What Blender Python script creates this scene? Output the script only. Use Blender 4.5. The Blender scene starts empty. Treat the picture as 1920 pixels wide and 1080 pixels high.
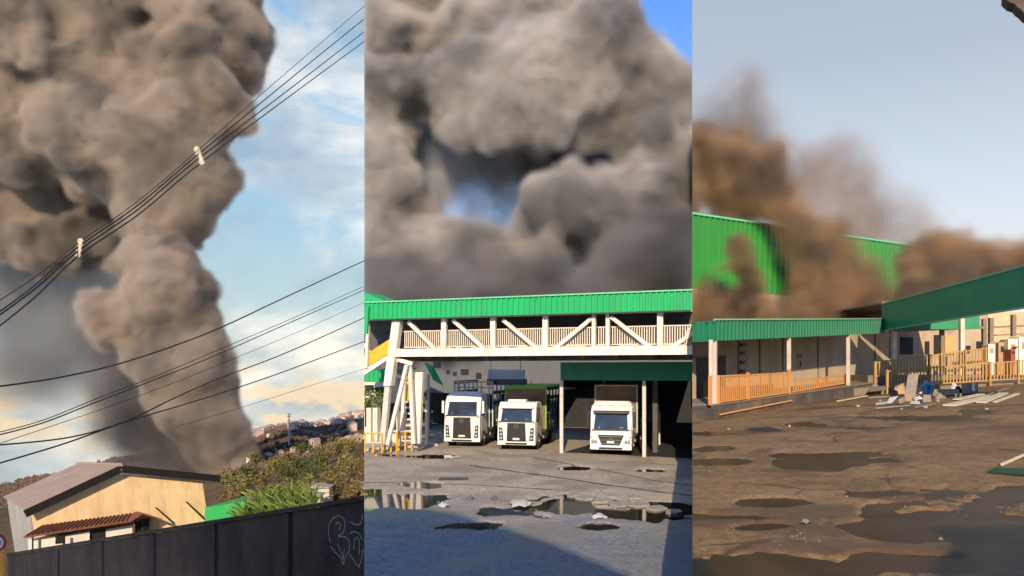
import bpy, bmesh, math, random
import numpy as np
from mathutils import Vector, Matrix
R = math.radians
random.seed(7)
sc = bpy.context.scene
COL = sc.collection

# ------------------------------------------------------------------ camera
F = 1400.0            # focal length in photograph pixels (1920 wide)
HOR = 695.0           # row of the horizon
EYE = 4.2
cam_d = bpy.data.cameras.new("camera")
cam_d.sensor_width = 36.0
cam_d.lens = 36.0 * F / 1920.0
cam_d.shift_y = (HOR - 540.0) / 1920.0
cam_d.clip_start = 0.1
cam_d.clip_end = 6000.0
cam = bpy.data.objects.new("camera", cam_d)
COL.objects.link(cam)
cam.location = (0, 0, EYE)
cam.rotation_euler = (R(90), 0, 0)
sc.camera = cam

# ------------------------------------------------------------------ sun and sky
SUN_EL, SUN_AZ = R(24), R(-6)                      # azimuth: to the right of straight behind the camera
to_sun = Vector((math.sin(SUN_AZ) * math.cos(SUN_EL), -math.cos(SUN_AZ) * math.cos(SUN_EL), math.sin(SUN_EL)))
sun_d = bpy.data.lights.new("sun", 'SUN')
sun_d.energy = 4.6
sun_d.angle = R(0.6)
sun_d.color = (1.0, 0.80, 0.56)
sun = bpy.data.objects.new("sun", sun_d)
COL.objects.link(sun)
sun.rotation_euler = to_sun.to_track_quat('Z', 'Y').to_euler()

world = bpy.data.worlds.new("World")
sc.world = world
world.use_nodes = True
TL, TR = -0.19786, 0.24143      # tangents of the two directions where one view of the fire gives way to the next


def build_world():
    nt = world.node_tree
    N, L = nt.nodes, nt.links
    N.clear()

    def n(t, **k):
        x = N.new(t)
        for a, b in k.items():
            setattr(x, a, b)
        return x

    def math_(op, a, b=None, clamp=False):
        m = n('ShaderNodeMath', operation=op, use_clamp=clamp)
        for i, v in enumerate((a, b)):
            if v is None:
                continue
            if isinstance(v, (int, float)):
                m.inputs[i].default_value = v
            else:
                L.new(v, m.inputs[i])
        return m.outputs[0]

    def mixc(f, a, b):
        m = n('ShaderNodeMix', data_type='RGBA')
        for i, v in ((0, f), (6, a), (7, b)):
            if isinstance(v, (int, float)):
                m.inputs[i].default_value = v
            elif isinstance(v, tuple):
                m.inputs[i].default_value = v + (1,)
            else:
                L.new(v, m.inputs[i])
        return m.outputs[2]

    def ramp(v, stops):
        r = n('ShaderNodeValToRGB')
        L.new(v, r.inputs[0])
        e = r.color_ramp.elements
        while len(e) < len(stops):
            e.new(0.5)
        for q, (p, c) in zip(e, stops):
            q.position = p
            q.color = (c if isinstance(c, tuple) else (c, c, c)) + (1,)
        return r.outputs[0]

    out = n('ShaderNodeOutputWorld')
    tc = n('ShaderNodeTexCoord')
    sep = n('ShaderNodeSeparateXYZ')
    L.new(tc.outputs['Generated'], sep.inputs[0])
    x, y, z = sep.outputs
    zc = math_('MAXIMUM', z, 0.03)
    comb = n('ShaderNodeCombineXYZ')
    L.new(x, comb.inputs[0]); L.new(y, comb.inputs[1]); L.new(zc, comb.inputs[2])
    sky = n('ShaderNodeTexSky', sky_type='NISHITA')
    sky.sun_disc = False
    sky.sun_elevation = SUN_EL
    sky.sun_rotation = math.pi - SUN_AZ
    sky.air_density = 1.2
    sky.dust_density = 0.9
    sky.ozone_density = 2.0
    L.new(comb.outputs[0], sky.inputs[0])
    bg = n('ShaderNodeBackground')
    bg.inputs[1].default_value = 0.10
    L.new(sky.outputs[0], bg.inputs[0])

    # side of the two seam directions
    left = math_('LESS_THAN', math_('ADD', x, math_('MULTIPLY', y, -TL)), 0.0)
    right = math_('GREATER_THAN', math_('ADD', x, math_('MULTIPLY', y, -TR)), 0.0)
    left = math_('MULTIPLY', left, math_('SUBTRACT', 1.0, right))

    # clear blue (middle), pale evening haze (right), cloudy cyan (left); z is the sine of the elevation
    mid = ramp(zc, [(0.0, (.50, .66, .90)), (0.20, (.30, .52, .94)), (0.45, (.10, .30, .86)), (1.0, (.05, .16, .6))])
    hz = ramp(math_('ADD', z, 0.06), [(0.0, (.80, .70, .62)), (0.16, (.76, .72, .72)), (0.26, (.60, .65, .71)), (0.42, (.42, .465, .54)), (1.0, (.22, .29, .46))])
    # base tones of the cloudy left sky, by elevation
    cl0 = ramp(math_('ADD', z, 0.10), [(0.0, (.66, .60, .50)), (0.06, (.62, .58, .50)), (0.14, (.42, .52, .55)), (0.25, (.35, .51, .60)), (0.45, (.18, .44, .72)), (1.0, (.08, .25, .6))])
    mp = n('ShaderNodeMapping')
    L.new(tc.outputs['Generated'], mp.inputs[0])
    mp.inputs['Scale'].default_value = (3.0, 3.0, 6.2)
    mp.inputs['Rotation'].default_value = (0, R(12), 0)
    no = n('ShaderNodeTexNoise')
    no.inputs['Scale'].default_value = 1.15
    no.inputs['Detail'].default_value = 6
    no.inputs['Roughness'].default_value = 0.55
    no.inputs['Distortion'].default_value = 0.5
    L.new(mp.outputs[0], no.inputs[0])
    cf = ramp(no.outputs[0], [(0.40, 0.0), (0.52, 0.9), (1.0, 1.0)])
    no2 = n('ShaderNodeTexNoise')
    no2.inputs['Scale'].default_value = 2.1
    no2.inputs['Detail'].default_value = 6
    L.new(mp.outputs[0], no2.inputs[0])
    cc = ramp(no2.outputs[0], [(0.38, (.30, .38, .45)), (0.50, (.48, .55, .60)), (0.64, (.92, .88, .80))])
    cl = mixc(cf, cl0, cc)
    # warm low cloud near the ridge
    no3 = n('ShaderNodeTexNoise')
    no3.inputs['Scale'].default_value = 6.0
    no3.inputs['Detail'].default_value = 4
    L.new(mp.outputs[0], no3.inputs[0])
    low = ramp(math_('ADD', z, 0.10), [(0.0, 0.0), (0.045, 0.9), (0.085, 0.7), (0.115, 0.0)])
    lowf = math_('MULTIPLY', low, ramp(no3.outputs[0], [(0.46, 0.0), (0.56, 0.85)]))
    cl = mixc(lowf, cl, (.95, .66, .36))
    ahead = math_('GREATER_THAN', y, 0.0)
    c = mixc(math_('MULTIPLY', left, ahead), mid, cl)
    c = mixc(math_('MULTIPLY', right, ahead), c, hz)
    bg2 = n('ShaderNodeBackground')
    bg2.inputs[1].default_value = 1.0
    L.new(c, bg2.inputs[0])
    mx = n('ShaderNodeMixShader')
    mx.inputs[0].default_value = 0.8
    L.new(bg.outputs[0], mx.inputs[1]); L.new(bg2.outputs[0], mx.inputs[2])
    L.new(mx.outputs[0], out.inputs[0])


build_world()
vs = sc.view_settings
vs.view_transform = 'Standard'
vs.look = 'None'
vs.exposure = 0.35
vs.gamma = 1.0
vs.use_curve_mapping = False
sc.render.engine = 'CYCLES'
cy = sc.cycles
cy.use_denoising = True
cy.max_bounces = 6
cy.diffuse_bounces = 3
cy.glossy_bounces = 3
cy.transmission_bounces = 3
cy.volume_bounces = 2
cy.transparent_max_bounces = 40
cy.sample_clamp_indirect = 6.0
cy.use_adaptive_sampling = True
cy.adaptive_threshold = 0.03
cy.adaptive_min_samples = 16
cy.volume_step_rate = 1.5


# ------------------------------------------------------------------ helpers
def P(px, py, d):
    """The point d metres away in front of the camera that stands behind photograph pixel px, py."""
    return Vector(((px - 960.0) / F * d, d, EYE - (py - HOR) / F * d))


def tag(o, label=None, cat=None, group=None, kind=None):
    for k, v in (('label', label), ('category', cat), ('group', group), ('kind', kind)):
        if v:
            o[k] = v
    return o


def thing(name, loc, label, cat, group=None, rot=(0, 0, 0)):
    o = bpy.data.objects.new(name, None)
    COL.objects.link(o)
    o.location = loc
    o.rotation_euler = rot
    o.empty_display_size = 0.3
    return tag(o, label, cat, group)


def mw(o):
    m = Matrix.LocRotScale(o.location, o.rotation_euler, o.scale)
    return mw(o.parent) @ m if o.parent else m


SEAM = {'L': (Vector((0, 0, 0)), Vector((1, -TL, 0)).normalized()),      # plane, normal pointing to the right
        'R': (Vector((0, 0, 0)), Vector((1, -TR, 0)).normalized())}


def cut(bm, zones):
    """Trim a mesh (world space) where its view ends: zone 'l' keeps left of the left seam, 'm' the middle, 'r' the right."""
    for zchar in zones:
        for s, outer in {'l': (('L', True),), 'm': (('L', False), ('R', True)), 'r': (('R', False),)}[zchar]:
            co, no = SEAM[s]
            side = [(v.co - co).dot(no) for v in bm.verts]
            if not side:
                continue
            if (outer and max(side) < 0.001) or (not outer and min(side) > -0.001):
                continue
            r = bmesh.ops.bisect_plane(bm, geom=bm.verts[:] + bm.edges[:] + bm.faces[:], plane_co=co, plane_no=no,
                                       clear_outer=outer, clear_inner=not outer)
            ed = [e for e in r['geom_cut'] if isinstance(e, bmesh.types.BMEdge) and e.is_boundary]
            if ed:
                try:
                    bmesh.ops.holes_fill(bm, edges=ed, sides=0)
                except Exception:
                    pass


def link(name, bm, mat, parent=None, frame=None, zone='', smooth=False, normals=True):
    """bm in the coordinates of FRAME (default: the parent's); trimmed to ZONE in world space; becomes ONE mesh object."""
    pm = mw(parent) if parent else Matrix()
    fr = frame if frame is not None else pm
    if zone:
        bm.transform(fr)
        cut(bm, zone)
        bm.transform(pm.inverted())
    elif frame is not None:
        bm.transform(pm.inverted() @ fr)
    if normals:
        bmesh.ops.recalc_face_normals(bm, faces=bm.faces[:])
    me = bpy.data.meshes.new(name)
    bm.to_mesh(me)
    bm.free()
    if smooth:
        me.shade_smooth()
    for m in (mat if isinstance(mat, (list, tuple)) else [mat]):
        me.materials.append(m)
    o = bpy.data.objects.new(name, me)
    COL.objects.link(o)
    if parent:
        o.parent = parent
    return o


def B():
    return bmesh.new()


def box(bm, x0, x1, y0, y1, z0, z1, m=None, bevel=0.0):
    vs_ = [bm.verts.new(c) for c in ((x0, y0, z0), (x1, y0, z0), (x1, y1, z0), (x0, y1, z0), (x0, y0, z1), (x1, y0, z1), (x1, y1, z1), (x0, y1, z1))]
    fs = [bm.faces.new([vs_[i] for i in f]) for f in ((3, 2, 1, 0), (4, 5, 6, 7), (0, 1, 5, 4), (1, 2, 6, 5), (2, 3, 7, 6), (3, 0, 4, 7))]
    if m is not None:
        bmesh.ops.transform(bm, matrix=m, verts=vs_)
    if bevel:
        es = list({e for f in fs for e in f.edges})
        bmesh.ops.bevel(bm, geom=es, offset=bevel, segments=2, affect='EDGES', profile=0.6)
    return vs_


def beam(bm, a, b, w, h=None, up=Vector((0, 0, 1))):
    """Rectangular bar from a to b, w wide and h high."""
    a, b = Vector(a), Vector(b)
    h = w if h is None else h
    d = b - a
    ln = d.length
    z = d.normalized()
    if abs(z.dot(up)) > 0.99:
        up = Vector((0, 1, 0))
    x = up.cross(z).normalized()
    y = z.cross(x)
    m = Matrix((x.to_4d(), y.to_4d(), z.to_4d(), (0, 0, 0, 1))).transposed()
    m.col[0].w = m.col[1].w = m.col[2].w = 0
    m.translation = a
    return box(bm, -w / 2, w / 2, -h / 2, h / 2, 0, ln, m)


def tube(bm, pts, r, n=8, r1=None, caps=True):
    """Round bar through a list of points; r may taper to r1."""
    pts = [Vector(p) for p in pts]
    rings = []
    for i, p in enumerate(pts):
        t = (pts[min(i + 1, len(pts) - 1)] - pts[max(i - 1, 0)]).normalized()
        up = Vector((0, 0, 1)) if abs(t.z) < 0.95 else Vector((0, 1, 0))
        x = up.cross(t).normalized()
        y = t.cross(x)
        rr = r if r1 is None else r + (r1 - r) * i / (len(pts) - 1)
        rings.append([bm.verts.new(p + x * math.cos(2 * math.pi * k / n) * rr + y * math.sin(2 * math.pi * k / n) * rr) for k in range(n)])
    for q, w in zip(rings, rings[1:]):
        for k in range(n):
            bm.faces.new((q[k], q[(k + 1) % n], w[(k + 1) % n], w[k]))
    if caps:
        bm.faces.new(rings[0][::-1])
        bm.faces.new(rings[-1])


def disc(bm, c, axis, r, t, n=20, r1=None):
    """Short cylinder centred on c along axis."""
    a = Vector(axis).normalized() * t / 2
    tube(bm, [Vector(c) - a, Vector(c) + a], r, n, r1)


def prism(bm, poly, y0, y1):
    """Extrude a polygon given in x, z from y0 to y1."""
    a = [bm.verts.new((p[0], y0, p[1])) for p in poly]
    b = [bm.verts.new((p[0], y1, p[1])) for p in poly]
    bm.faces.new(a)
    bm.faces.new(b[::-1])
    k = len(poly)
    for i in range(k):
        bm.faces.new((a[i], b[i], b[(i + 1) % k], a[(i + 1) % k]))
    return a + b


def hexa(bm, q):
    """Box from eight corners: bottom four then top four, both in the same turn."""
    v = [bm.verts.new(c) for c in q]
    for f in ((3, 2, 1, 0), (4, 5, 6, 7), (0, 1, 5, 4), (1, 2, 6, 5), (2, 3, 7, 6), (3, 0, 4, 7)):
        bm.faces.new([v[i] for i in f])
    return v


def corrugated(bm, L0, L1, z0f, z1f, y=0.0, pitch=0.2, depth=0.04, thick=0.02):
    """A sheet with trapezoid ribs along local x from L0 to L1; z0f/z1f give bottom and top for x; it faces -y."""
    xs = []
    x = L0
    while x < L1 - 1e-6:
        for f, d in ((0.0, 0), (0.45, 0), (0.55, 1), (0.9, 1)):
            xx = x + f * pitch
            if xx < L1:
                xs.append((xx, d))
        x += pitch
    xs.append((L1, 0))
    rows = []
    for xx, d in xs:
        yy = y - d * depth
        rows.append([bm.verts.new(c) for c in ((xx, yy, z0f(xx)), (xx, yy, z1f(xx)), (xx, yy + thick, z1f(xx)), (xx, yy + thick, z0f(xx)))])
    for a, b in zip(rows, rows[1:]):
        for k in range(4):
            bm.faces.new((a[k], b[k], b[(k + 1) % 4], a[(k + 1) % 4]))
    bm.faces.new(rows[0][::-1])
    bm.faces.new(rows[-1])


# ------------------------------------------------------------------ materials
MATS = {}


def pm(name, col, rough=0.6, var=0.18, scale=2.5, bump=0.0, metal=0.0, detail=5, dirt=None, dirt_amt=0.0, dscale=0.6, spec=0.4, bscale=None, coat=0.0, streak=None):
    """Procedural paint/stone/metal: two noises vary the colour, a third adds dirt of its own shape, bump gives relief."""
    if name in MATS:
        return MATS[name]
    m = bpy.data.materials.new(name)
    m.use_nodes = True
    nt = m.node_tree
    N, L = nt.nodes, nt.links
    bs = N['Principled BSDF']
    tc = N.new('ShaderNodeTexCoord')
    no = N.new('ShaderNodeTexNoise')
    no.inputs['Scale'].default_value = scale
    no.inputs['Detail'].default_value = detail
    no.inputs['Roughness'].default_value = 0.62
    L.new(tc.outputs['Object'], no.inputs[0])
    rp = N.new('ShaderNodeValToRGB')
    rp.color_ramp.elements[0].position = 0.3
    rp.color_ramp.elements[1].position = 0.7
    rp.color_ramp.elements[0].color = tuple(c * (1 - var) for c in col) + (1,)
    rp.color_ramp.elements[1].color = tuple(min(1, c * (1 + var)) for c in col) + (1,)
    L.new(no.outputs[0], rp.inputs[0])
    colout = rp.outputs[0]
    if dirt is not None:
        n2 = N.new('ShaderNodeTexNoise')
        n2.inputs['Scale'].default_value = dscale
        n2.inputs['Detail'].default_value = 8
        n2.inputs['Roughness'].default_value = 0.68
        if streak:
            mp = N.new('ShaderNodeMapping')
            mp.inputs['Scale'].default_value = streak
            L.new(tc.outputs['Object'], mp.inputs[0])
            L.new(mp.outputs[0], n2.inputs[0])
        else:
            L.new(tc.outputs['Object'], n2.inputs[0])
        r2 = N.new('ShaderNodeValToRGB')
        r2.color_ramp.elements[0].position = 0.45
        r2.color_ramp.elements[1].position = 0.68
        r2.color_ramp.elements[0].color = (0, 0, 0, 1)
        r2.color_ramp.elements[1].color = (dirt_amt,) * 3 + (1,)
        L.new(n2.outputs[0], r2.inputs[0])
        mx = N.new('ShaderNodeMix')
        mx.data_type = 'RGBA'
        L.new(r2.outputs[0], mx.inputs[0])
        L.new(colout, mx.inputs[6])
        mx.inputs[7].default_value = dirt + (1,)
        colout = mx.outputs[2]
    L.new(colout, bs.inputs['Base Color'])
    bs.inputs['Roughness'].default_value = rough
    bs.inputs['Metallic'].default_value = metal
    bs.inputs['Specular IOR Level'].default_value = spec
    if coat:
        bs.inputs['Coat Weight'].default_value = coat
        bs.inputs['Coat Roughness'].default_value = 0.1
    if bump:
        n3 = N.new('ShaderNodeTexNoise')
        n3.inputs['Scale'].default_value = bscale or scale * 6
        n3.inputs['Detail'].default_value = 6
        L.new(tc.outputs['Object'], n3.inputs[0])
        bp = N.new('ShaderNodeBump')
        bp.inputs['Strength'].default_value = bump
        bp.inputs['Distance'].default_value = 0.05
        L.new(n3.outputs[0], bp.inputs['Height'])
        L.new(bp.outputs[0], bs.inputs['Normal'])
    MATS[name] = m
    return m


ORD = ('leftmost', 'second from the left', 'third from the left', 'fourth from the left', 'fifth from the left', 'sixth from the left', 'seventh from the left',
       'eighth from the left', 'ninth from the left', 'tenth from the left', 'rightmost')


# ------------------------------------------------------------------ smoke
def smoke_mat(name, density, col, skin=0.02, aniso=0.0):
    m = bpy.data.materials.new(name)
    m.use_nodes = True
    nt = m.node_tree
    N, L = nt.nodes, nt.links
    N.clear()
    out = N.new('ShaderNodeOutputMaterial')
    v = N.new('ShaderNodeVolumePrincipled')
    v.inputs['Density'].default_value = density
    v.inputs['Color'].default_value = col + (1,)
    v.inputs['Anisotropy'].default_value = aniso
    L.new(v.outputs[0], out.inputs['Volume'])
    if not skin:
        m.cycles.homogeneous_volume = True
        return m
    t = N.new('ShaderNodeBsdfTransparent')
    d = N.new('ShaderNodeBsdfDiffuse')
    d.inputs[0].default_value = tuple(c * 0.8 for c in col) + (1,)
    mx = N.new('ShaderNodeMixShader')
    mx.inputs[0].default_value = skin
    L.new(t.outputs[0], mx.inputs[1]); L.new(d.outputs[0], mx.inputs[2])
    L.new(mx.outputs[0], out.inputs['Surface'])
    m.cycles.homogeneous_volume = True
    return m


def fog_mat(name, density, col, nscale, contrast=(.30, .62), floor=.15, stretch=(1, 1, 1), zone='', soot=.55, sscale=None):
    """Smoke whose density follows the fog grid, torn by fractal noise."""
    m = bpy.data.materials.new(name)
    m.use_nodes = True
    nt = m.node_tree
    N, L = nt.nodes, nt.links
    N.clear()
    out = N.new('ShaderNodeOutputMaterial')
    v = N.new('ShaderNodeVolumePrincipled')
    v.inputs['Color'].default_value = col + (1,)
    v.inputs['Density Attribute'].default_value = ''
    at = N.new('ShaderNodeAttribute')
    at.attribute_name = 'density'
    tc = N.new('ShaderNodeTexCoord')
    mp = N.new('ShaderNodeMapping')
    mp.inputs['Scale'].default_value = stretch
    L.new(tc.outputs['Object'], mp.inputs[0])
    no = N.new('ShaderNodeTexNoise')
    no.inputs['Scale'].default_value = nscale
    no.inputs['Detail'].default_value = 3
    no.inputs['Roughness'].default_value = .62
    L.new(mp.outputs[0], no.inputs[0])
    n2 = N.new('ShaderNodeTexNoise')                # sootier and cleaner smoke side by side
    n2.inputs['Scale'].default_value = sscale or nscale * .3
    n2.inputs['Detail'].default_value = 2
    L.new(tc.outputs['Object'], n2.inputs[0])
    rc = N.new('ShaderNodeValToRGB')
    rc.color_ramp.elements[0].position = .36
    rc.color_ramp.elements[1].position = .60
    g_ = sum(col) / 3
    rc.color_ramp.elements[0].color = tuple((c * .6 + g_ * .4) * soot for c in col) + (1,)
    rc.color_ramp.elements[1].color = tuple(min(.95, c * 1.12) for c in col) + (1,)
    L.new(n2.outputs[0], rc.inputs[0])
    L.new(rc.outputs[0], v.inputs['Color'])
    mr = N.new('ShaderNodeMapRange')
    mr.inputs['From Min'].default_value = contrast[0]
    mr.inputs['From Max'].default_value = contrast[1]
    mr.inputs['To Min'].default_value = floor
    mr.inputs['To Max'].default_value = 1.0
    L.new(no.outputs[0], mr.inputs[0])
    p = N.new('ShaderNodeMath'); p.operation = 'POWER'; p.inputs[1].default_value = 1.6
    L.new(at.outputs['Fac'], p.inputs[0])
    a = N.new('ShaderNodeMath'); a.operation = 'MULTIPLY'
    L.new(p.outputs[0], a.inputs[0]); L.new(mr.outputs[0], a.inputs[1])
    b = N.new('ShaderNodeMath'); b.operation = 'MULTIPLY'; b.inputs[1].default_value = density
    L.new(a.outputs[0], b.inputs[0])
    d_out = b.outputs[0]
    for sname, op in {'l': (('L', 'LESS_THAN'),), 'm': (('L', 'GREATER_THAN'), ('R', 'LESS_THAN')), 'r': (('R', 'GREATER_THAN'),), '': ()}[zone]:
        ge = N.new('ShaderNodeNewGeometry')
        dt = N.new('ShaderNodeVectorMath'); dt.operation = 'DOT_PRODUCT'
        dt.inputs[1].default_value = SEAM[sname][1]
        L.new(ge.outputs['Position'], dt.inputs[0])
        st = N.new('ShaderNodeMath'); st.operation = op; st.inputs[1].default_value = 0.0
        L.new(dt.outputs['Value'], st.inputs[0])
        mu = N.new('ShaderNodeMath'); mu.operation = 'MULTIPLY'
        L.new(d_out, mu.inputs[0]); L.new(st.outputs[0], mu.inputs[1])
        d_out = mu.outputs[0]
    L.new(d_out, v.inputs['Density'])
    L.new(v.outputs[0], out.inputs['Volume'])
    return m


def skin_mat(name, col, skin=.012):
    m = bpy.data.materials.new(name)
    m.use_nodes = True
    nt = m.node_tree
    N, L = nt.nodes, nt.links
    N.clear()
    out = N.new('ShaderNodeOutputMaterial')
    t = N.new('ShaderNodeBsdfTransparent')
    d = N.new('ShaderNodeBsdfDiffuse')
    d.inputs[0].default_value = col + (1,)
    mx = N.new('ShaderNodeMixShader')
    mx.inputs[0].default_value = skin
    L.new(t.outputs[0], mx.inputs[1]); L.new(d.outputs[0], mx.inputs[2])
    L.new(mx.outputs[0], out.inputs['Surface'])
    return m


def value_noise(shape, vox, size, rng):
    """Smooth noise in about -1..1 on a grid; cubic B-spline between random lattice values SIZE metres apart."""
    def mat_(n):
        t = np.arange(n) * vox / size + 1.0
        i = np.floor(t).astype(int)
        f = t - i
        M = np.zeros((n, i.max() + 3))
        w = ((1 - f) ** 3 / 6, (3 * f ** 3 - 6 * f ** 2 + 4) / 6, (-3 * f ** 3 + 3 * f ** 2 + 3 * f + 1) / 6, f ** 3 / 6)
        for k in range(4):
            M[np.arange(n), i + k - 1] = w[k]
        return M.astype(np.float32)
    A = [mat_(n) for n in shape]
    L = rng.uniform(-1, 1, [a.shape[1] for a in A]).astype(np.float32)
    v = np.tensordot(A[0], L, (1, 0))
    v = np.einsum('jb,abc->ajc', A[1], v, optimize=True)
    v = np.einsum('kc,abc->abk', A[2], v, optimize=True)
    return v * 2.2


def surface_nets(S, origin, vox):
    """Mesh of the zero level of S (negative inside)."""
    neg = S < 0
    c = [neg[i:neg.shape[0] - 1 + i, j:neg.shape[1] - 1 + j, k:neg.shape[2] - 1 + k] for i in (0, 1) for j in (0, 1) for k in (0, 1)]
    cnt = sum(a.astype(np.int8) for a in c)
    act = (cnt > 0) & (cnt < 8)
    idx = -np.ones(act.shape, np.int64)
    I = np.argwhere(act)
    idx[act] = np.arange(len(I))
    acc = np.zeros((len(I), 3))
    num = np.zeros(len(I))
    offs = [(i, j, k) for i in (0, 1) for j in (0, 1) for k in (0, 1)]
    for a in range(8):
        for b in range(a + 1, 8):
            oa, ob = np.array(offs[a]), np.array(offs[b])
            if np.abs(oa - ob).sum() != 1:
                continue
            va = S[tuple((I + oa).T)]
            vb = S[tuple((I + ob).T)]
            x = (va < 0) != (vb < 0)
            t = np.where(x, va / np.where(x, va - vb, 1), 0)
            acc += np.where(x[:, None], oa + (ob - oa) * t[:, None], 0)
            num += x
    V = (I + acc / num[:, None]) * vox + origin
    faces = []
    for ax in range(3):
        sl0 = [slice(1, -1)] * 3
        sl1 = [slice(1, -1)] * 3
        sl0[ax] = slice(0, -1)
        sl1[ax] = slice(1, None)
        A, Bn = neg[tuple(sl0)], neg[tuple(sl1)]
        E = np.argwhere(A != Bn)
        flip = A[tuple(E.T)]
        G = E + 1
        G[:, ax] -= 1
        b, d = [(1, 2), (2, 0), (0, 1)][ax]
        q = []
        for db, dd in ((-1, -1), (0, -1), (0, 0), (-1, 0)):
            H = G.copy()
            H[:, b] += db
            H[:, d] += dd
            q.append(idx[tuple(H.T)])
        q = np.stack(q, 1)
        q[~flip] = q[~flip][:, ::-1]
        faces.append(q)
    return V, np.concatenate(faces)


def smoke(name, label, mat, mains, vox, zone='', seed=1, kids=(14, 10), noise=((6, 1.2), (2.5, .6), (1.1, .25)), flat=1.0, group=None, carve=(), cat='smoke', fog=None):
    """A bank of smoke: main puffs (px, py, distance, radius in px), each with smaller puffs on it and still smaller on those, billowed by noise."""
    rng = np.random.default_rng(seed)
    C, Rr = [], []
    for px, py, d, rp in mains:
        c = np.array(P(px, py, d))
        r = rp * d / F
        C.append(c); Rr.append(r)
        for _ in range(kids[0]):
            v = rng.normal(size=3); v[1] -= 0.5; v /= np.linalg.norm(v)
            r2 = r * rng.uniform(.28, .52)
            c2 = c + v * (r * .95 - r2 * .25) * np.array((1, flat, 1))
            C.append(c2); Rr.append(r2)
            for _ in range(kids[1]):
                v = rng.normal(size=3); v[1] -= 0.5; v /= np.linalg.norm(v)
                r3 = r2 * rng.uniform(.25, .5)
                C.append(c2 + v * (r2 * .95 - r3 * .2)); Rr.append(r3)
    C = np.array(C); Rr = np.array(Rr)
    grow = fog['band'] * .35 if fog else 0.0
    pad = sum(a for _, a in noise) + 3 * vox + grow
    lo = (C - Rr[:, None]).min(0) - pad
    hi = (C + Rr[:, None]).max(0) + pad
    shape = np.ceil((hi - lo) / vox).astype(int) + 2
    S = np.full(shape, pad, np.float32)
    ax = [lo[i] + np.arange(shape[i]) * vox for i in range(3)]
    for c, r in zip(C, Rr):
        i0 = np.maximum(((c - r - pad - lo) / vox).astype(int), 0)
        i1 = np.minimum(((c + r + pad - lo) / vox).astype(int) + 2, shape)
        g = np.sqrt((ax[0][i0[0]:i1[0], None, None] - c[0]) ** 2 + (ax[1][None, i0[1]:i1[1], None] - c[1]) ** 2 + (ax[2][None, None, i0[2]:i1[2]] - c[2]) ** 2) - r
        w = S[i0[0]:i1[0], i0[1]:i1[1], i0[2]:i1[2]]
        np.minimum(w, g.astype(np.float32), out=w)
    for size, amp in noise:
        S -= amp * (np.abs(value_noise(shape, vox, size, rng)) - 0.3)
    S -= np.float32(grow)
    for px, py, d, rp in carve:                      # gaps torn into the bank
        c = np.array(P(px, py, d))
        r = rp * d / F
        g = r - np.sqrt((ax[0][:, None, None] - c[0]) ** 2 + .16 * (ax[1][None, :, None] - c[1]) ** 2 + (ax[2][None, None, :] - c[2]) ** 2)
        S = np.maximum(S, g.astype(np.float32) + .35 * np.abs(value_noise(shape, vox, 2.2, rng)))
    base = np.array(P(*mains[0][:3]))

    def mesh_of(level, nm, mt, zone=zone, linked=True):
        T = S + np.float32(level)
        for zc in zone:                              # the bank ends flat where its view ends
            for s, sg in {'l': (('L', 1),), 'm': (('L', -1), ('R', 1)), 'r': (('R', -1),)}[zc]:
                nn = SEAM[s][1]
                g = sg * (ax[0][:, None, None] * nn.x + ax[1][None, :, None] * nn.y) + level * 0.02
                T = np.maximum(T, np.broadcast_to(g, shape).astype(np.float32))
        for i in range(3):
            sl = [slice(None)] * 3
            for e in (0, -1):
                sl[i] = e
                T[tuple(sl)] = pad
        V, Q = surface_nets(T, lo, vox)
        me = bpy.data.meshes.new(nm)
        V = V - base
        me.vertices.add(len(V))
        me.vertices.foreach_set('co', V.astype(np.float32).ravel())
        me.loops.add(len(Q) * 4)
        me.loops.foreach_set('vertex_index', Q.astype(np.int32).ravel())
        me.polygons.add(len(Q))
        me.polygons.foreach_set('loop_start', np.arange(0, len(Q) * 4, 4, dtype=np.int32))
        me.polygons.foreach_set('loop_total', np.full(len(Q), 4, np.int32))
        me.update(calc_edges=True)
        me.validate()
        me.shade_smooth()
        me.materials.append(mt)
        o = bpy.data.objects.new(nm, me)
        if linked:
            COL.objects.link(o)
        return o

    o = mesh_of(0.0, name, mat)
    o.location = base
    tag(o, label, cat, group)
    if fog:
        vd = bpy.data.volumes.new('dense_core')
        vd.materials.append(fog['mat'])
        k = bpy.data.objects.new('dense_core', vd)
        COL.objects.link(k)
        k.parent = o
        md = k.modifiers.new('fog', 'MESH_TO_VOLUME')
        src = mesh_of(0.0, 'smoke_shape', mat, zone='', linked=False)   # the whole bank; its fog stops at the plane of the view's end
        src.location = base
        md.object = src
        md.resolution_mode = 'VOXEL_SIZE'
        md.voxel_size = fog.get('vox', vox)
        md.interior_band_width = fog['band']
        md.density = 1.0
    return o

# ================================================================== LEFT VIEW: hillside, house, wall, cables
rl = random.Random(31)


def lat(px, py, d):
    return P(px, py, d)


def prof(d):
    pts = ((14, 480), (25, 345), (45, 235), (80, 135), (150, 88), (300, 48), (500, 22), (800, 0), (1100, 14))
    if d <= pts[0][0]:
        return pts[0][1]
    for (a, va), (b, vb) in zip(pts, pts[1:]):
        if d <= b:
            t = (math.log(d) - math.log(a)) / (math.log(b) - math.log(a))
            return va + (vb - va) * t
    return pts[-1][1]


def ridge(px):
    return 908 - px * 0.196 + 4 * math.sin(px * .021) + 2.5 * math.sin(px * .053 + 1)


def land(px, d):
    """Row at which the hillside stands d metres away under column px."""
    return ridge(px) + prof(d) + 3.0 * math.sin(px * .03 + d * .02) * min(1, d / 300)


def land_at(px, d):
    return P(px, land(px, d), d)


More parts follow.
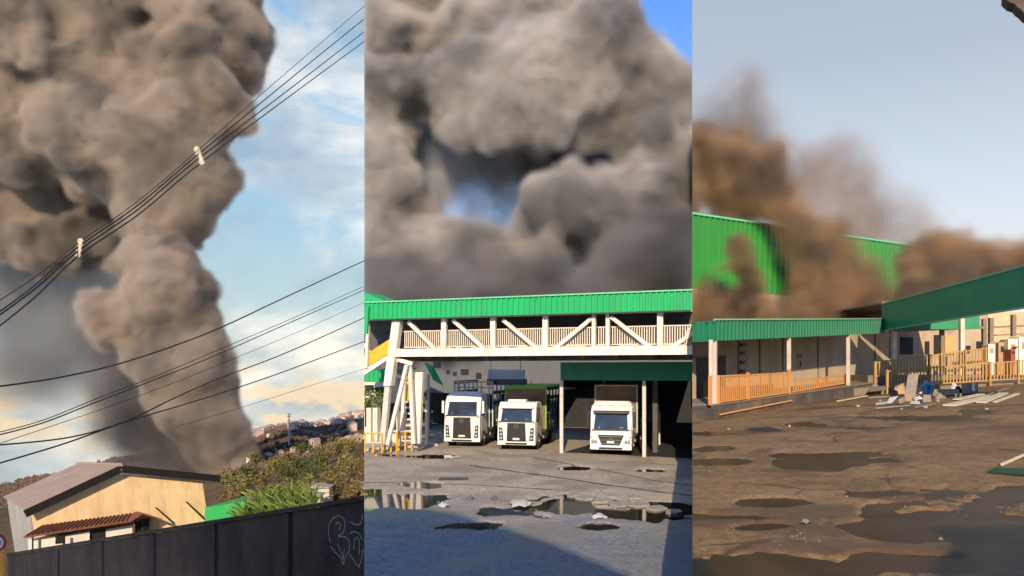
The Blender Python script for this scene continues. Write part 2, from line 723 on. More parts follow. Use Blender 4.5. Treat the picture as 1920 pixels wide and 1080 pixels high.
bm = B()
ds = [14 * (1100 / 14) ** (i / 70) for i in range(71)]
cols = [-140 + i * (683 + 140) / 90 for i in range(91)]
vg = [[bm.verts.new(land_at(c, d)) for c in cols] for d in ds]
for r0, r1 in zip(vg, vg[1:]):
    for a, b_, c, d in zip(r0, r0[1:], r1[1:], r1):
        bm.faces.new((a, b_, c, d))
m_hill = pm('hillside soil and scrub', (.13, .085, .045), rough=.95, var=.55, scale=.09, detail=9, dirt=(.09, .085, .03), dirt_amt=.8, dscale=.03, bump=.8, bscale=.6, spec=.1)
tag(link('hillside', bm, m_hill, smooth=True), kind='structure')

# --- trees on the slope
m_bark = pm('bark', (.09, .06, .04), rough=.9, var=.4, scale=6)


def leaf_mat(name, c, var=.45, trans=.25):
    m = pm(name, c, rough=.7, var=var, scale=1.1, detail=4, spec=.25)
    return m


m_leaf = [leaf_mat('olive leaves', (.17, .15, .045)), leaf_mat('brown leaves', (.18, .135, .05)), leaf_mat('dark green leaves', (.085, .10, .03))]
m_bright = leaf_mat('bright green leaves', (.17, .25, .05), .75)


def crown_mesh(bm, h, r, n, size, rng, z0=.35):
    """Leaf-sized faces in several uneven clumps with gaps between them."""
    clumps = []
    for _ in range(9):
        a, q = rng.uniform(0, 6.283), r * rng.uniform(.1, .8)
        zz = h * rng.uniform(z0, .92)
        clumps.append((Vector((math.cos(a) * q, math.sin(a) * q, zz)), r * rng.uniform(.28, .55)))
    for _ in range(n):
        c, cr = clumps[rng.randrange(len(clumps))]
        v = Vector((rng.gauss(0, 1), rng.gauss(0, 1), rng.gauss(0, .75)))
        v = v.normalized() * cr * (rng.random() ** .4)
        p = c + v
        a = Vector((rng.gauss(0, 1), rng.gauss(0, 1), rng.gauss(0, 1))).normalized() * size * rng.uniform(.6, 1.3)
        b = a.cross(Vector((rng.gauss(0, 1), rng.gauss(0, 1), rng.gauss(0, 1)))).normalized() * size * rng.uniform(.3, .6)
        bm.faces.new([bm.verts.new(q) for q in (p - a, p + b, p + a, p - b)])
    return clumps


def tree(px, d, h, r, k, label, n=420, size=.28, group=None):
    b = land_at(px, d)
    t = thing('tree', b, label, 'tree', group, rot=(0, 0, rl.uniform(0, 6)))
    cm = B()
    cl = crown_mesh(cm, h, r, n, size, rl)
    tb = B()
    tube(tb, [(0, 0, -.6), (.1, 0, h * .25), (.05, .1, h * .55), (0, 0, h * .8)], h * .028, 7, r1=h * .008)
    for c, cr in cl[:6]:
        s = Vector((0.05, .05, h * rl.uniform(.25, .5)))
        tube(tb, [s, (s + c) / 2 + Vector((0, 0, .1 * h)), c], h * .012, 5, r1=h * .004)
    link('trunk', tb, m_bark, t)
    link('crown', cm, m_leaf[k] if k < 3 else m_bright, t, normals=False)
    return t


spots = [(452, 95, 3.4), (470, 125, 3.6), (497, 88, 3.0), (515, 135, 3.8), (540, 98, 3.2), (563, 115, 3.6), (586, 86, 3.0), (604, 128, 3.8), (628, 92, 3.2), (650, 108, 3.6), (668, 86, 3.2),
         (462, 64, 2.6), (500, 68, 2.8), (530, 62, 2.6), (558, 70, 2.8), (585, 62, 2.6), (612, 66, 2.9), (640, 62, 2.7), (667, 60, 2.6), (440, 80, 2.6), (535, 165, 4.6), (600, 175, 4.8), (655, 165, 4.6), (480, 190, 5), (425, 140, 4.2), (632, 215, 5), (565, 205, 5)]
used_l = {}
for px, d, h in sorted(spots):
    k = rl.choice((0, 0, 1, 1, 2))
    where = 'by the house eave' if px < 456 else 'left of the antenna mast' if px < 525 else 'near the antenna mast' if px < 570 else 'above the cream shed' if px < 626 else 'near the wall end'
    row = 'low front' if d < 76 else 'middle distance' if d < 120 else 'far small'
    lab = '%s %s slope tree %s' % (row, ('olive', 'brown', 'dark green')[k], where)
    n_ = used_l.setdefault(lab, 0)
    used_l[lab] += 1
    if n_:
        lab += ', ' + ('right of its twin', 'rightmost of three', 'right of all its like')[min(n_ - 1, 2)]
    tree(px, d, h, h * .62, k, lab, group='trees on the valley slope', n=800, size=.17 if d < 100 else .30)
# distant tree cover of the far hillside
bm = B()
for _ in range(2600):
    px, d = rl.uniform(-60, 672), rl.uniform(215, 820)
    if d < 330 and px < 420:
        continue
    b = land_at(px, d)
    s = rl.uniform(1.0, 2.3) * (d / 400) ** .5
    for q in range(7):
        v = Vector((rl.gauss(0, 1), rl.gauss(0, .6), abs(rl.gauss(0, .8)))) * s * .5
        a = Vector((rl.gauss(0, 1), rl.gauss(0, .4), rl.gauss(0, 1))).normalized() * s * .55
        e = Vector((rl.gauss(0, 1), 0, rl.gauss(0, 1))).normalized() * s * .35
        bm.faces.new([bm.verts.new(b + v + w) for w in (-a, e, a, -e)])
m_far = pm('distant scrub', (.14, .095, .075), rough=.95, var=.5, scale=.05, detail=6, dirt=(.08, .08, .05), dirt_amt=.8, dscale=.02, spec=.1)
tag(link('woodland', bm, m_far, normals=False), 'low brown and green scrub covering the far hillside', 'woodland', kind='stuff')

# --- far houses on the ridge and across the slope
m_hw = [pm('far wall cream', (.58, .48, .40), var=.2), pm('far wall terracotta', (.36, .22, .16), var=.25), pm('far wall white', (.72, .68, .62), var=.1), pm('far wall pink', (.50, .36, .30), var=.2)]
m_hr = [pm('far roof tile', (.30, .16, .11), var=.3), pm('far roof fibre', (.33, .29, .26), var=.3)]
m_win = pm('dark window', (.02, .022, .025), rough=.15, var=.1)
base_meshes = []


def far_house_meshes(k, w, dpt, h, mw_, mr_):
    bm = B()
    box(bm, -w / 2, w / 2, -dpt / 2, dpt / 2, -3, h)
    for sx in (-.25, .25):
        pass
    a = bmesh.ops.recalc_face_normals(bm, faces=bm.faces[:])
    m1 = bpy.data.meshes.new('far_house')
    bm.to_mesh(m1); bm.free()
    m1.materials.append(mw_)
    bm = B()
    prism(bm, [(-w / 2 - .4, h), (w / 2 + .4, h), (0, h + w * .22)], -dpt / 2 - .4, dpt / 2 + .4)
    bmesh.ops.recalc_face_normals(bm, faces=bm.faces[:])
    m2 = bpy.data.meshes.new('roof')
    bm.to_mesh(m2); bm.free()
    m2.materials.append(mr_)
    bm = B()
    for sx in (-.28, .22):
        box(bm, sx * w - w * .09, sx * w + w * .09, -dpt / 2 - .06, -dpt / 2 + .1, h * .35, h * .75)
    m3 = bpy.data.meshes.new('window')
    bm.to_mesh(m3); bm.free()
    m3.materials.append(m_win)
    return m1, m2, m3


kinds = [far_house_meshes(k, w, dd, h, m_hw[k % 4], m_hr[k % 2]) for k, (w, dd, h) in enumerate(((7, 8, 4), (9, 8, 5.5), (6, 7, 3.2), (8, 9, 7)))]
far_spots = [(449 + i * 3.7 + rl.uniform(-1, 1), rl.uniform(742, 812)) for i in range(62)] + [(rl.uniform(470, 680), rl.uniform(600, 740)) for _ in range(34)] + \
            [(500, 262), (525, 270), (552, 262), (582, 255), (590, 300), (655, 300), (668, 290), (640, 330), (672, 360), (676, 330), (660, 420), (630, 400)]
for i, (px, d) in enumerate(far_spots):
    px = min(px, 679)
    kk = rl.randrange(4)
    m1, m2, m3 = kinds[kk]
    cn_ = ('low cream', 'terracotta', 'small white', 'tall pink')[kk]
    h = bpy.data.objects.new('house', m1)
    COL.objects.link(h)
    h.location = land_at(px, d) + Vector((0, 0, .4))
    h.rotation_euler = (0, 0, rl.uniform(-.6, .6))
    sc_ = rl.uniform(.40, .72) if d > 400 else .38
    h.scale = (sc_,) * 3
    tag(h, 'tiny %s house among the rooftops of the far ridge' % cn_ if d > 400 else '%s house half hidden by trees down in the valley' % cn_, 'house', '%s houses of the far ridge' % cn_ if d > 400 else '%s houses in the valley' % cn_)
    r_ = bpy.data.objects.new('roof', m2)
    COL.objects.link(r_)
    r_.parent = h
    if d < 400:
        w_ = bpy.data.objects.new('windows', m3)
        w_.name = 'window'
        COL.objects.link(w_)
        w_.parent = h

m_pale = pm('pale painted steel', (.62, .58, .52), rough=.5, var=.12, dirt=(.28, .2, .14), dirt_amt=.4, dscale=1.2)
b = land_at(542, 330)
t = thing('antenna_mast', b, 'thin white antenna mast standing on the valley slope', 'mast')
bm = B(); tube(bm, [(0, 0, -1), (0, 0, 14.5)], .42, 8, r1=.22); link('pole', bm, m_pale, t)
bm = B()
for z in (11, 13, 14):
    box(bm, -.9, .9, -.15, .15, z, z + .25)
link('crossarm', bm, m_pale, t)
b = land_at(467, 235)
t = thing('water_tank', b, 'small white tank beside the foot of the smoke plume', 'tank')
bm = B(); disc(bm, (0, 0, 2.6), (0, 0, 1), .8, 1.9, 14); link('tank', bm, m_hw[2], t)
bm = B()
for sx, sy in ((.5, .5), (-.5, .5), (.5, -.5), (-.5, -.5)):
    tube(bm, [(sx, sy, -1), (sx, sy, 1.7)], .1, 6)
link('stand', bm, m_pale, t)

# --- the yellow gabled house; this view of the street leans, so the house stands with the lean
ROLL = R(-8.6)
c0 = P(57, 958, 43)
hx = Matrix.Rotation(ROLL, 4, 'Y')
yaw = Matrix.Rotation(R(38), 4, 'Z')
fr_h = Matrix.Translation(c0) @ hx @ yaw


def on(fr, px, py, c=0.0):
    """Where the sight line through a photograph pixel meets the plane y = c of a frame: (x, z) in that frame."""
    inv = fr.inverted()
    o_ = inv @ Vector((0, 0, EYE))
    d_ = (inv @ P(px, py, 10.0)) - o_
    k = (c - o_.y) / d_.y
    q = o_ + d_ * k
    return q.x, q.z


HL = 17.0
house = thing('house', c0, 'cream gabled house with long pinkish roof behind the concrete wall', 'house')
house.rotation_euler = (hx @ yaw).to_euler()
m_cream = pm('cream plaster', (.66, .48, .26), rough=.85, var=.10, scale=.7, dirt=(.48, .32, .17), dirt_amt=.7, dscale=1.6, streak=(1, 1, .22), bump=.25, bscale=9)
m_roof = pm('pink fibre cement roof', (.36, .26, .195), rough=.85, var=.15, scale=.6, dirt=(.28, .18, .13), dirt_amt=.6, dscale=.5)
m_fascia = pm('dark fascia board', (.012, .011, .010), rough=.7, var=.4, spec=.15)
m_grey = pm('grey corrugated steel', (.27, .26, .26), rough=.5, var=.2, metal=.2, dirt=(.14, .1, .08), dirt_amt=.5)
m_tile = pm('red clay roof tile', (.20, .075, .04), rough=.85, var=.4, scale=3, dirt=(.11, .05, .03), dirt_amt=.6, dscale=1.5)
m_white = pm('white plaster', (.70, .64, .55), rough=.8, var=.08, dirt=(.5, .42, .33), dirt_amt=.4)
m_dark = pm('dark opening', (.016, .014, .013), rough=.5, var=.3)
gL, gA, gR = on(fr_h, 58, 957), on(fr_h, 220, 890), on(fr_h, 379, 902)
bm = B()
prism(bm, [(gL[0], -6), (gR[0], -6), gR, gA, gL], 0, .25)
link('gable_wall', bm, m_cream, house)
bm = B()
box(bm, gR[0] - .25, gR[0], .26, HL, -6, gR[1])
link('side_wall', bm, m_cream, house)
bm = B()
corrugated(bm, .3, HL, lambda x: -6, lambda x: gL[1] - .05, pitch=.42, depth=.07)
link('corrugated_side_wall', bm, m_grey, house, frame=fr_h @ Matrix.Rotation(R(-90), 4, 'Z') @ Matrix.Scale(-1, 4, (1, 0, 0)))
ov = .55
eL, eA, eR = on(fr_h, 48, 955, -ov), on(fr_h, 226, 872, -ov), on(fr_h, 410, 891, -ov)


def slope(p, q, y0, y1, t, dz=0.0):
    """Sloping slab between two (x, z) points, t thick upwards, from y0 back to y1."""
    bm = B()
    n = Vector((-(q[1] - p[1]), 0, q[0] - p[0])).normalized() * t
    c = [(p[0], y0, p[1] + dz), (q[0], y0, q[1] + dz), (q[0], y1, q[1] + dz), (p[0], y1, p[1] + dz)]
    hexa(bm, c + [tuple(Vector(v) + n) for v in c])
    return bm


for p, q in ((eL, eA), (eA, eR)):
    link('roof_slope', slope(p, q, -ov, HL, .07, -.07), m_roof, house)
    link('fascia', slope(p, q, -ov - .06, -ov - .005, .44, -.46), m_fascia, house)
bm = B(); tube(bm, [(eA[0], -ov, eA[1] + .03), (eA[0], HL, eA[1] + .03)], .10, 8); link('ridge_cap', bm, m_roof, house)
# tiled lean-to with a little gabled porch at its end
YO = -1.5
wa, wb = on(fr_h, 78, 986, -.02), on(fr_h, 262, 961, -.02)
oa, ob = on(fr_h, 44, 1006, YO), on(fr_h, 256, 974, YO)
bm = B()
q = [(oa[0], YO, oa[1]), (ob[0], YO, ob[1]), (wb[0], -.02, wb[1]), (wa[0], -.02, wa[1])]
hexa(bm, [(x, y, z - .10) for x, y, z in q] + q)
lean = link('lean_to_roof', bm, m_tile, house)
bm = B()
for k in range(24):
    f = (k + .5) / 24
    tube(bm, [Vector(q[0]).lerp(Vector(q[1]), f) + Vector((0, -.03, .03)), Vector(q[3]).lerp(Vector(q[2]), f) + Vector((0, 0, .03))], .045, 5)
tl = link('tile_ridge', bm, m_tile, lean, frame=fr_h)
tl['kind'] = 'stuff'
pL, pA, pR = on(fr_h, 246, 976, -1.9), on(fr_h, 268, 963, -1.9), on(fr_h, 303, 974, -1.9)
for p, q in ((pL, pA), (pA, pR)):
    link('porch_roof', slope(p, q, -1.9, -.03, .09, -.05), m_tile, house)


def hflat(name, pxs, c, th, mat):
    bm = B(); prism(bm, [on(fr_h, *p, c) for p in pxs], c, c + th)
    return link(name, bm, mat, house, frame=fr_h)


hflat('annex_wall', ((56, 1012), (118, 1003), (118, 1045), (56, 1055)), -1.0, .9, m_white)
hflat('annex_wall', ((122, 1004), (168, 996), (168, 1040), (122, 1048)), -.9, .8, m_white)
hflat('annex_wall', ((198, 993), (248, 984), (248, 1030), (198, 1040)), -.7, .6, m_white)
hflat('doorway', ((169, 996), (197, 992), (197, 1040), (169, 1045)), -.75, .1, m_dark)
hflat('doorway', ((264, 976), (280, 972), (280, 1025), (264, 1028)), -.5, .47, m_dark)
hflat('window', ((252, 980), (260, 979), (260, 1000), (252, 1002)), -.3, .27, m_dark)
hflat('window', ((104, 1006), (118, 1003), (118, 1018), (104, 1020)), -1.05, .045, m_dark)
for p in (60, 118, 250, 302):
    hflat('porch_post', ((p, 982 if p > 200 else 1004), (p + 3, 982 if p > 200 else 1004), (p + 3, 1050), (p, 1050)), -1.45, .08, m_fascia if p < 200 else m_tile)
hflat('conduit', ((291, 952), (293, 951), (327, 980), (326, 983)), -.1, .05, m_fascia)
hflat('conduit', ((348, 941), (350, 940), (386, 973), (385, 977)), -.1, .05, m_fascia)

# --- green sheet roof, bright plants and pale sheds to the right of the house
m_gsheet = pm('bright green sheet', (.03, .36, .08), rough=.45, var=.1, dirt=(.02, .2, .05), dirt_amt=.5)
gs = thing('shed', P(430, 985, 46), 'bright green metal shed roof beside the yellow house', 'shed')
bm = B(); hexa(bm, [tuple(P(*q)) for q in ((384, 985, 46.2), (470, 968, 45), (470, 964, 52), (384, 980, 53), (384, 952, 46.2), (470, 938, 45), (470, 928, 52), (384, 950, 53))])
link('roof', bm, m_gsheet, gs, frame=Matrix())
bm = B(); hexa(bm, [tuple(P(*q)) for q in ((386, 1060, 46.5), (468, 1050, 45.4), (468, 1030, 51), (386, 1040, 52), (386, 986, 46.5), (468, 970, 45.4), (468, 966, 51), (386, 982, 52))])
link('wall', bm, m_white, gs, frame=Matrix())


def blade_plant(px, py, d, h, n, rng, lab):
    b = P(px, py, d)
    t = thing('plant', b, lab, 'plant', 'bright green plants behind the concrete wall')
    for part, mt in (('leaf', m_bright),):
        for k in range(n):
            bm = B()
            a = rng.uniform(0, 6.283)
            o_ = Vector((math.cos(a), math.sin(a), 0))
            sd = Vector((-o_.y, o_.x, 0))
            L_ = h * rng.uniform(.45, 1.15)
            lean = rng.uniform(.15, .75)
            w = h * rng.uniform(.02, .07)
            prev = None
            for q in range(6):
                f = q / 5
                c = o_ * (L_ * lean * f * f) + Vector((0, 0, L_ * (f - .45 * lean * f * f)))
                ww = w * (1 - f) ** .6 * (.5 + f) if q < 5 else .004
                row = [bm.verts.new(c - sd * ww), bm.verts.new(c + Vector((0, 0, -.03 * h))), bm.verts.new(c + sd * ww)]
                if prev:
                    bm.faces.new((prev[0], prev[1], row[1], row[0]))
                    bm.faces.new((prev[1], prev[2], row[2], row[1]))
                prev = row
            link(part, bm, mt, t, normals=False)
    return t


for i, (px, py, d, h) in enumerate(((448, 988, 38, 1.2), (458, 986, 37, 1.4), (468, 985, 36, 1.7), (490, 982, 35, 1.8), (512, 978, 34, 1.7), (533, 975, 33, 1.7), (553, 972, 32, 1.7), (572, 968, 31, 1.6), (587, 962, 30, 1.3), (500, 965, 39, 1.7), (545, 955, 37, 1.6))):
    blade_plant(px, py, d, h, 34, rl, 'bright green long leaved plant, %s in the row behind the wall' % ORD[i] if i < 9 else 'long leaved plant rising behind the row, %s' % ('left of the pair' if i == 9 else 'right of the pair'))
for (px, py, d, w, h, lab) in ((606, 948, 60, 1.3, 1.5, 'small cream shed at the end of the bright green plants'), (592, 952, 57, .9, 1.0, 'low cream hut beside the cream shed'), (676, 942, 66, 1.4, 1.6, 'small pale hut among brown trees at the wall end')):
    t = thing('hut', P(px, py, d), lab, 'hut')
    bm = B(); box(bm, -w / 2, w / 2, -w / 2, w / 2, -1, h); link('wall', bm, m_hw[0], t)
    bm = B(); prism(bm, [(-w / 2 - .12, h), (w / 2 + .12, h), (w / 2 + .12, h + .08), (-w / 2 - .12, h + .25)], -w / 2 - .12, w / 2 + .12); link('roof', bm, m_hr[1], t)

# --- the concrete wall along the street
D0 = 16.0


def wall_pt(t):
    X = (850 - 139.3 * t) / (1 - .0735 * t)
    D = D0 * (1 - .0735 * t)
    return 960 - X, D


T_END = 4.80
pa, pb = P(wall_pt(0)[0], 0, wall_pt(0)[1]), P(wall_pt(4)[0], 0, wall_pt(4)[1])
wdir = Vector((pb.x - pa.x, pb.y - pa.y, 0)) / 4
wlen = wdir.length
wdir.normalize()
fr_w = Matrix.Translation((pa.x, pa.y, 0)) @ Matrix.Rotation(math.atan2(wdir.y, wdir.x), 4, 'Z')


zl, zr = on(fr_w, 12, 1043), on(fr_w, 683, 938)


def wtop(x):
    return zl[1] + (zr[1] - zl[1]) * (x - zl[0]) / (zr[0] - zl[0])


m_conc = pm('dark stained concrete', (.115, .066, .044), rough=.9, var=.25, scale=1.2, dirt=(.05, .030, .022), dirt_amt=.9, dscale=2.2, streak=(1, 1, .25), bump=.6, bscale=14)
m_conc2 = pm('darker concrete post', (.03, .025, .024), rough=.9, var=.25, scale=1.2, bump=.4, bscale=14)
wall = thing('concrete_wall', (pa.x, pa.y, wtop(0) - 3), 'dark concrete panel wall with chalk graffiti along the street', 'wall')
wall.rotation_euler = fr_w.to_euler()
x_left = on(fr_w, 12, 1043)[0]
edges = [x_left] + [k * wlen for k in range(0, 5)] + [zr[0] + .4]
edges = [x_left, -wlen * .0 + 0] + [k * wlen for k in range(1, 5)] + [zr[0] + .5]
panels = []
for a, b_ in zip(edges, edges[1:]):
    bm = B()
    a2, b2 = a + .05, b_ - .05
    q = [(a2, 0, wtop(a2) - 3), (b2, 0, wtop(b2) - 3), (b2, .12, wtop(b2) - 3), (a2, .12, wtop(a2) - 3), (a2, 0, wtop(a2)), (b2, 0, wtop(b2)), (b2, .12, wtop(b2)), (a2, .12, wtop(a2))]
    hexa(bm, q)
    bmesh.ops.bevel(bm, geom=bm.edges[:], offset=.012, segments=1, affect='EDGES')
    panels.append(link('panel', bm, m_conc, wall, frame=fr_w, zone='l'))
for k in range(0, 5):
    x = k * wlen
    bm = B()
    q = [(x - .07, .02, wtop(x) - 3), (x + .07, .02, wtop(x) - 3), (x + .07, .16, wtop(x) - 3), (x - .07, .16, wtop(x) - 3), (x - .07, .02, wtop(x - .07) - .01), (x + .07, .02, wtop(x + .07) - .01), (x + .07, .16, wtop(x + .07) - .01), (x - .07, .16, wtop(x - .07) - .01)]
    hexa(bm, q)
    link('post', bm, m_conc2, wall, frame=fr_w, zone='l')
for a, b_ in zip(edges, edges[1:]):
    bm = B()
    q = [(a, -.03, wtop(a) + .004), (b_, -.03, wtop(b_) + .004), (b_, .15, wtop(b_) + .004), (a, .15, wtop(a) + .004), (a, -.03, wtop(a) + .065), (b_, -.03, wtop(b_) + .065), (b_, .15, wtop(b_) + .065), (a, .15, wtop(a) + .065)]
    hexa(bm, q)
    link('coping', bm, m_conc, wall, frame=fr_w, zone='l')
# chalk graffiti strokes on the last panel
m_chalk = pm('chalk paint', (.42, .38, .34), rough=.9, var=.3, scale=20)
strokes = [[(620, 1018), (616, 1000), (617, 985), (624, 972), (636, 966), (645, 972), (648, 985), (644, 998), (634, 1006), (648, 1006), (655, 1014), (656, 1030), (648, 1046), (644, 1058), (638, 1044), (628, 1034), (620, 1024)],
           [(634, 1020), (640, 1034), (644, 1050), (646, 1028)], [(630, 985), (634, 978), (640, 984), (636, 994)],
           [(658, 978), (666, 984), (676, 982), (680, 972), (679, 964)], [(657, 1000), (664, 996), (674, 1000), (680, 1012)],
           [(656, 1038), (664, 1050), (673, 1064), (678, 1050), (681, 1030)], [(664, 1030), (665, 1012), (670, 1006), (674, 1014), (674, 1040)]]
bm = B()
for s in strokes:
    pts = [on(fr_w, px, py) for px, py in s]
    w = .009
    for (x0, z0), (x1, z1) in zip(pts, pts[1:]):
        dv = Vector((x1 - x0, z1 - z0)).normalized() * .004
        nv = Vector((-dv.y, dv.x)).normalized() * w
        bm.faces.new([bm.verts.new(c) for c in ((x0 - dv.x - nv.x, -.005, z0 - dv.y - nv.y), (x1 + dv.x - nv.x, -.005, z1 + dv.y - nv.y), (x1 + dv.x + nv.x, -.005, z1 + dv.y + nv.y), (x0 - dv.x + nv.x, -.005, z0 - dv.y + nv.y))])
gf = link('graffiti', bm, m_chalk, panels[-1], frame=fr_w, zone='l')

# --- road sign at the left edge
m_red = pm('red sign paint', (.62, .03, .025), rough=.4, var=.08)
m_signw = pm('white sign paint', (.75, .72, .68), rough=.4, var=.05)
m_black = pm('black paint', (.012, .012, .012), rough=.45, var=.2)
m_orange = pm('orange post paint', (.75, .33, .06), rough=.6, var=.12)
sc0 = P(-4, 1017, 13.5)
sg = thing('road_sign', (sc0.x, sc0.y, sc0.z - 1.6), 'round white road sign with red rim on an orange post', 'road sign')
bm = B(); disc(bm, (0, 0, 1.6), (0, 1, 0), .155, .02, 32); link('rim', bm, m_red, sg)
bm = B(); disc(bm, (0, -.014, 1.6), (0, 1, 0), .112, .012, 32); link('face', bm, m_signw, sg)
bm = B()
ring = [(math.cos(a) * .024 + .052, math.sin(a) * .036 + 1.6) for a in [k * math.pi / 10 for k in range(20)]]
for k in range(20):
    (a, c), (d, e) = ring[k], ring[(k + 1) % 20]
    f = .62
    bm.faces.new([bm.verts.new(q) for q in ((a, -.022, c), (d, -.022, e), (.052 + (d - .052) * f, -.022, 1.6 + (e - 1.6) * f), (.052 + (a - .052) * f, -.022, 1.6 + (c - 1.6) * f))])
link('numeral', bm, m_black, sg)
bm = B(); box(bm, -.05, .09, .02, .10, -1, 1.43, bevel=.008); link('post', bm, m_orange, sg)

# --- overhead cables
m_cable = pm('black cable', (.02, .02, .022), rough=.6, var=.3, scale=4)


def wd(px):
    return 1.0 / (1 / 26.0 + (px + 20) / 720.0 * (1 / 62.0 - 1 / 26.0))


def cable(label, pts, r=.022, group=None, name='power_cable', ext=None):
    """A cable through photograph points (px, py), smoothed; nearer at the left."""
    P3 = [P(px, py, wd(px)) for px, py in pts]
    out_ = []
    for i in range(len(P3) - 1):
        p0, p1, p2, p3 = P3[max(i - 1, 0)], P3[i], P3[i + 1], P3[min(i + 2, len(P3) - 1)]
        for k in range(10):
            t = k / 10
            out_.append(.5 * ((2 * p1) + (p2 - p0) * t + (2 * p0 - 5 * p1 + 4 * p2 - p3) * t * t + (3 * p1 - p0 - 3 * p2 + p3) * t ** 3))
    out_.append(P3[-1])
    base = out_[-1]
    bm = B()
    tube(bm, out_, r, 6)
    if pts[0][1] > 480:
        cut(bm, 'l')
    bmesh.ops.translate(bm, verts=bm.verts, vec=-base)
    o = link(name, bm, m_cable)
    o.location = base
    return tag(o, label, 'cable', group)


ends = [((729, -28), (372, 281), (148, 455), (-20, 575)), ((729, -2), (372, 289), (148, 462), (-20, 598)), ((729, 24), (374, 296), (150, 468), (-20, 604)), ((729, 44), (377, 305), (152, 476), (-20, 626))]
mids = [((530, 142),), ((560, 135),), ((560, 154),), ((560, 168),)]
for (a, s1, s2, z), (mid,), nm in zip(ends, mids, ('thin topmost cable of the spaced bundle crossing the plume', 'second cable from the top of the spaced bundle', 'third cable from the top of the spaced bundle', 'lowest sagging cable of the spaced bundle')):
    m2 = ((s1[0] + s2[0]) / 2, (s1[1] + s2[1]) / 2 + 8)
    m3 = ((s2[0] + z[0]) / 2, (s2[1] + z[1]) / 2 + 6)
    cable(nm, (a, mid, s1, m2, s2, m3, z), .018 if nm.startswith('thin') else .03)
cable('thick single cable crossing the middle of the plume', ((689, 486), (540, 555), (400, 620), (250, 674), (120, 706), (-20, 727)), .036)
cable('upper of two close cables below the thick single cable', ((689, 534), (550, 596), (400, 660), (300, 702), (180, 748), (80, 788), (-20, 815)), .018)
cable('lower of two close cables below the thick single cable', ((689, 541), (550, 602), (400, 668), (300, 708), (180, 754), (80, 793), (-20, 820)), .026)
cable('faint thin cable under the two close cables', ((689, 564), (550, 626), (410, 684), (320, 720), (200, 764), (-20, 838)), .013)
cable('heavy cable second from the bottom', ((689, 593), (540, 660), (410, 710), (330, 745), (235, 790), (130, 820), (-20, 836)), .032)
cable('heavy bottom cable running down to the roof', ((689, 638), (540, 694), (430, 732), (340, 760), (230, 793), (120, 832), (-20, 874)), .032)
cable('faint thin lowest cable near the ridge', ((689, 690), (560, 730), (440, 768), (330, 800)), .013)
cable('thin pale line from the house eave across the brown trees', ((376, 905), (480, 903), (600, 897), (689, 889)), .013)
m_spacer = pm('cream cable spacer', (.62, .55, .40), rough=.5, var=.15)
for (px, py, lab, s) in ((374, 292, 'cream cable spacer on the bundle at the plume edge', 1.0), (149, 465, 'cream cable spacer farther down the bundle over the plume', 1.0)):
    c = P(px, py, wd(px) - .05)
    t = thing('cable_spacer', c, lab, 'spacer', 'spacers on the cable bundle', rot=(0, R(-22 if px > 200 else 10), 0))
    u = wd(px) / F
    bm = B(); tube(bm, [(0, 0, -16 * u), (0, 0, 16 * u)], 2.2 * u, 8); link('bar', bm, m_spacer, t)
    for z in (-13, -4, 5, 13):
        bm = B(); tube(bm, [(math.cos(a) * 4.2 * u, -.02, z * u + math.sin(a) * 4.2 * u) for a in [k * math.pi / 6 for k in range(13)]], 1.3 * u, 6); link('clamp', bm, m_spacer, t)

# ================================================================== MIDDLE VIEW: yard, footbridge, trucks, dock
rm = random.Random(41)


def ground_grid(name, mat, hf, d0, d1, p0, p1, nd, npx, zone):
    """Ground sheet inside one view: rows by distance, columns by direction; hf(x, y) gives its height."""
    bm = B()
    ds = [1 / (1 / d0 + (1 / d1 - 1 / d0) * i / nd) for i in range(nd + 1)]
    g = []
    for d in ds:
        row = []
        for j in range(npx + 1):
            x = ((p0 + (p1 - p0) * j / npx) - 960) / F * d
            row.append(bm.verts.new((x, d, hf(x, d))))
        g.append(row)
    for r0, r1 in zip(g, g[1:]):
        for a, b_, c, e in zip(r0, r0[1:], r1[1:], r1):
            bm.faces.new((a, b_, c, e))
    # skirt, so that the sheet is a slab
    o = link(name, bm, mat, smooth=True)
    return tag(o, kind='structure')


_rng = np.random.default_rng(77)
_lat = _rng.uniform(-1, 1, (64, 64))


def vn(x, y):
    """Smooth value noise on the ground plane."""
    xi, yi = math.floor(x), math.floor(y)
    fx, fy = x - xi, y - yi
    fx, fy = fx * fx * (3 - 2 * fx), fy * fy * (3 - 2 * fy)
    g = lambda i, j: _lat[i % 64, j % 64]
    return (g(xi, yi) * (1 - fx) + g(xi + 1, yi) * fx) * (1 - fy) + (g(xi, yi + 1) * (1 - fx) + g(xi + 1, yi + 1) * fx) * fy


def fbm(x, y, o=4):
    s, a, f = 0, .5, 1.0
    for _ in range(o):
        s += a * vn(x * f, y * f)
        a *= .5
        f *= 2.1
    return s


# puddles as hollows: centre pixel, half sizes in pixels, depth
pud_m = [(745, 938, 75, 17), (1075, 948, 95, 20), (1190, 958, 110, 15), (960, 958, 60, 9), (1080, 876, 34, 4), (1217, 881, 30, 4), (810, 855, 45, 4), (725, 852, 25, 3), (785, 908, 40, 6), (700, 918, 26, 6), (1130, 985, 45, 7), (880, 985, 60, 7)]


def hf_m(x, y):
    py = HOR + EYE / y * F
    px = 960 + x / y * F
    h = .022 * fbm(x * .8, y * .8) + .008 * fbm(x * 3.1 + 9, y * 3.1)
    w = fbm(x * 1.3 + 31, y * 1.3 + 7) * .9
    for cx, cy_, rx, ry in pud_m:
        e = math.hypot((px - cx) / rx, (py - cy_) / ry) + w
        if e < 1.25:
            t = min(1, max(0, (1.25 - e) / .45))
            h -= .085 * t * t * (3 - 2 * t)
    if 880 < py < 905 and 820 < px < 1300:
        h += .004
    return h


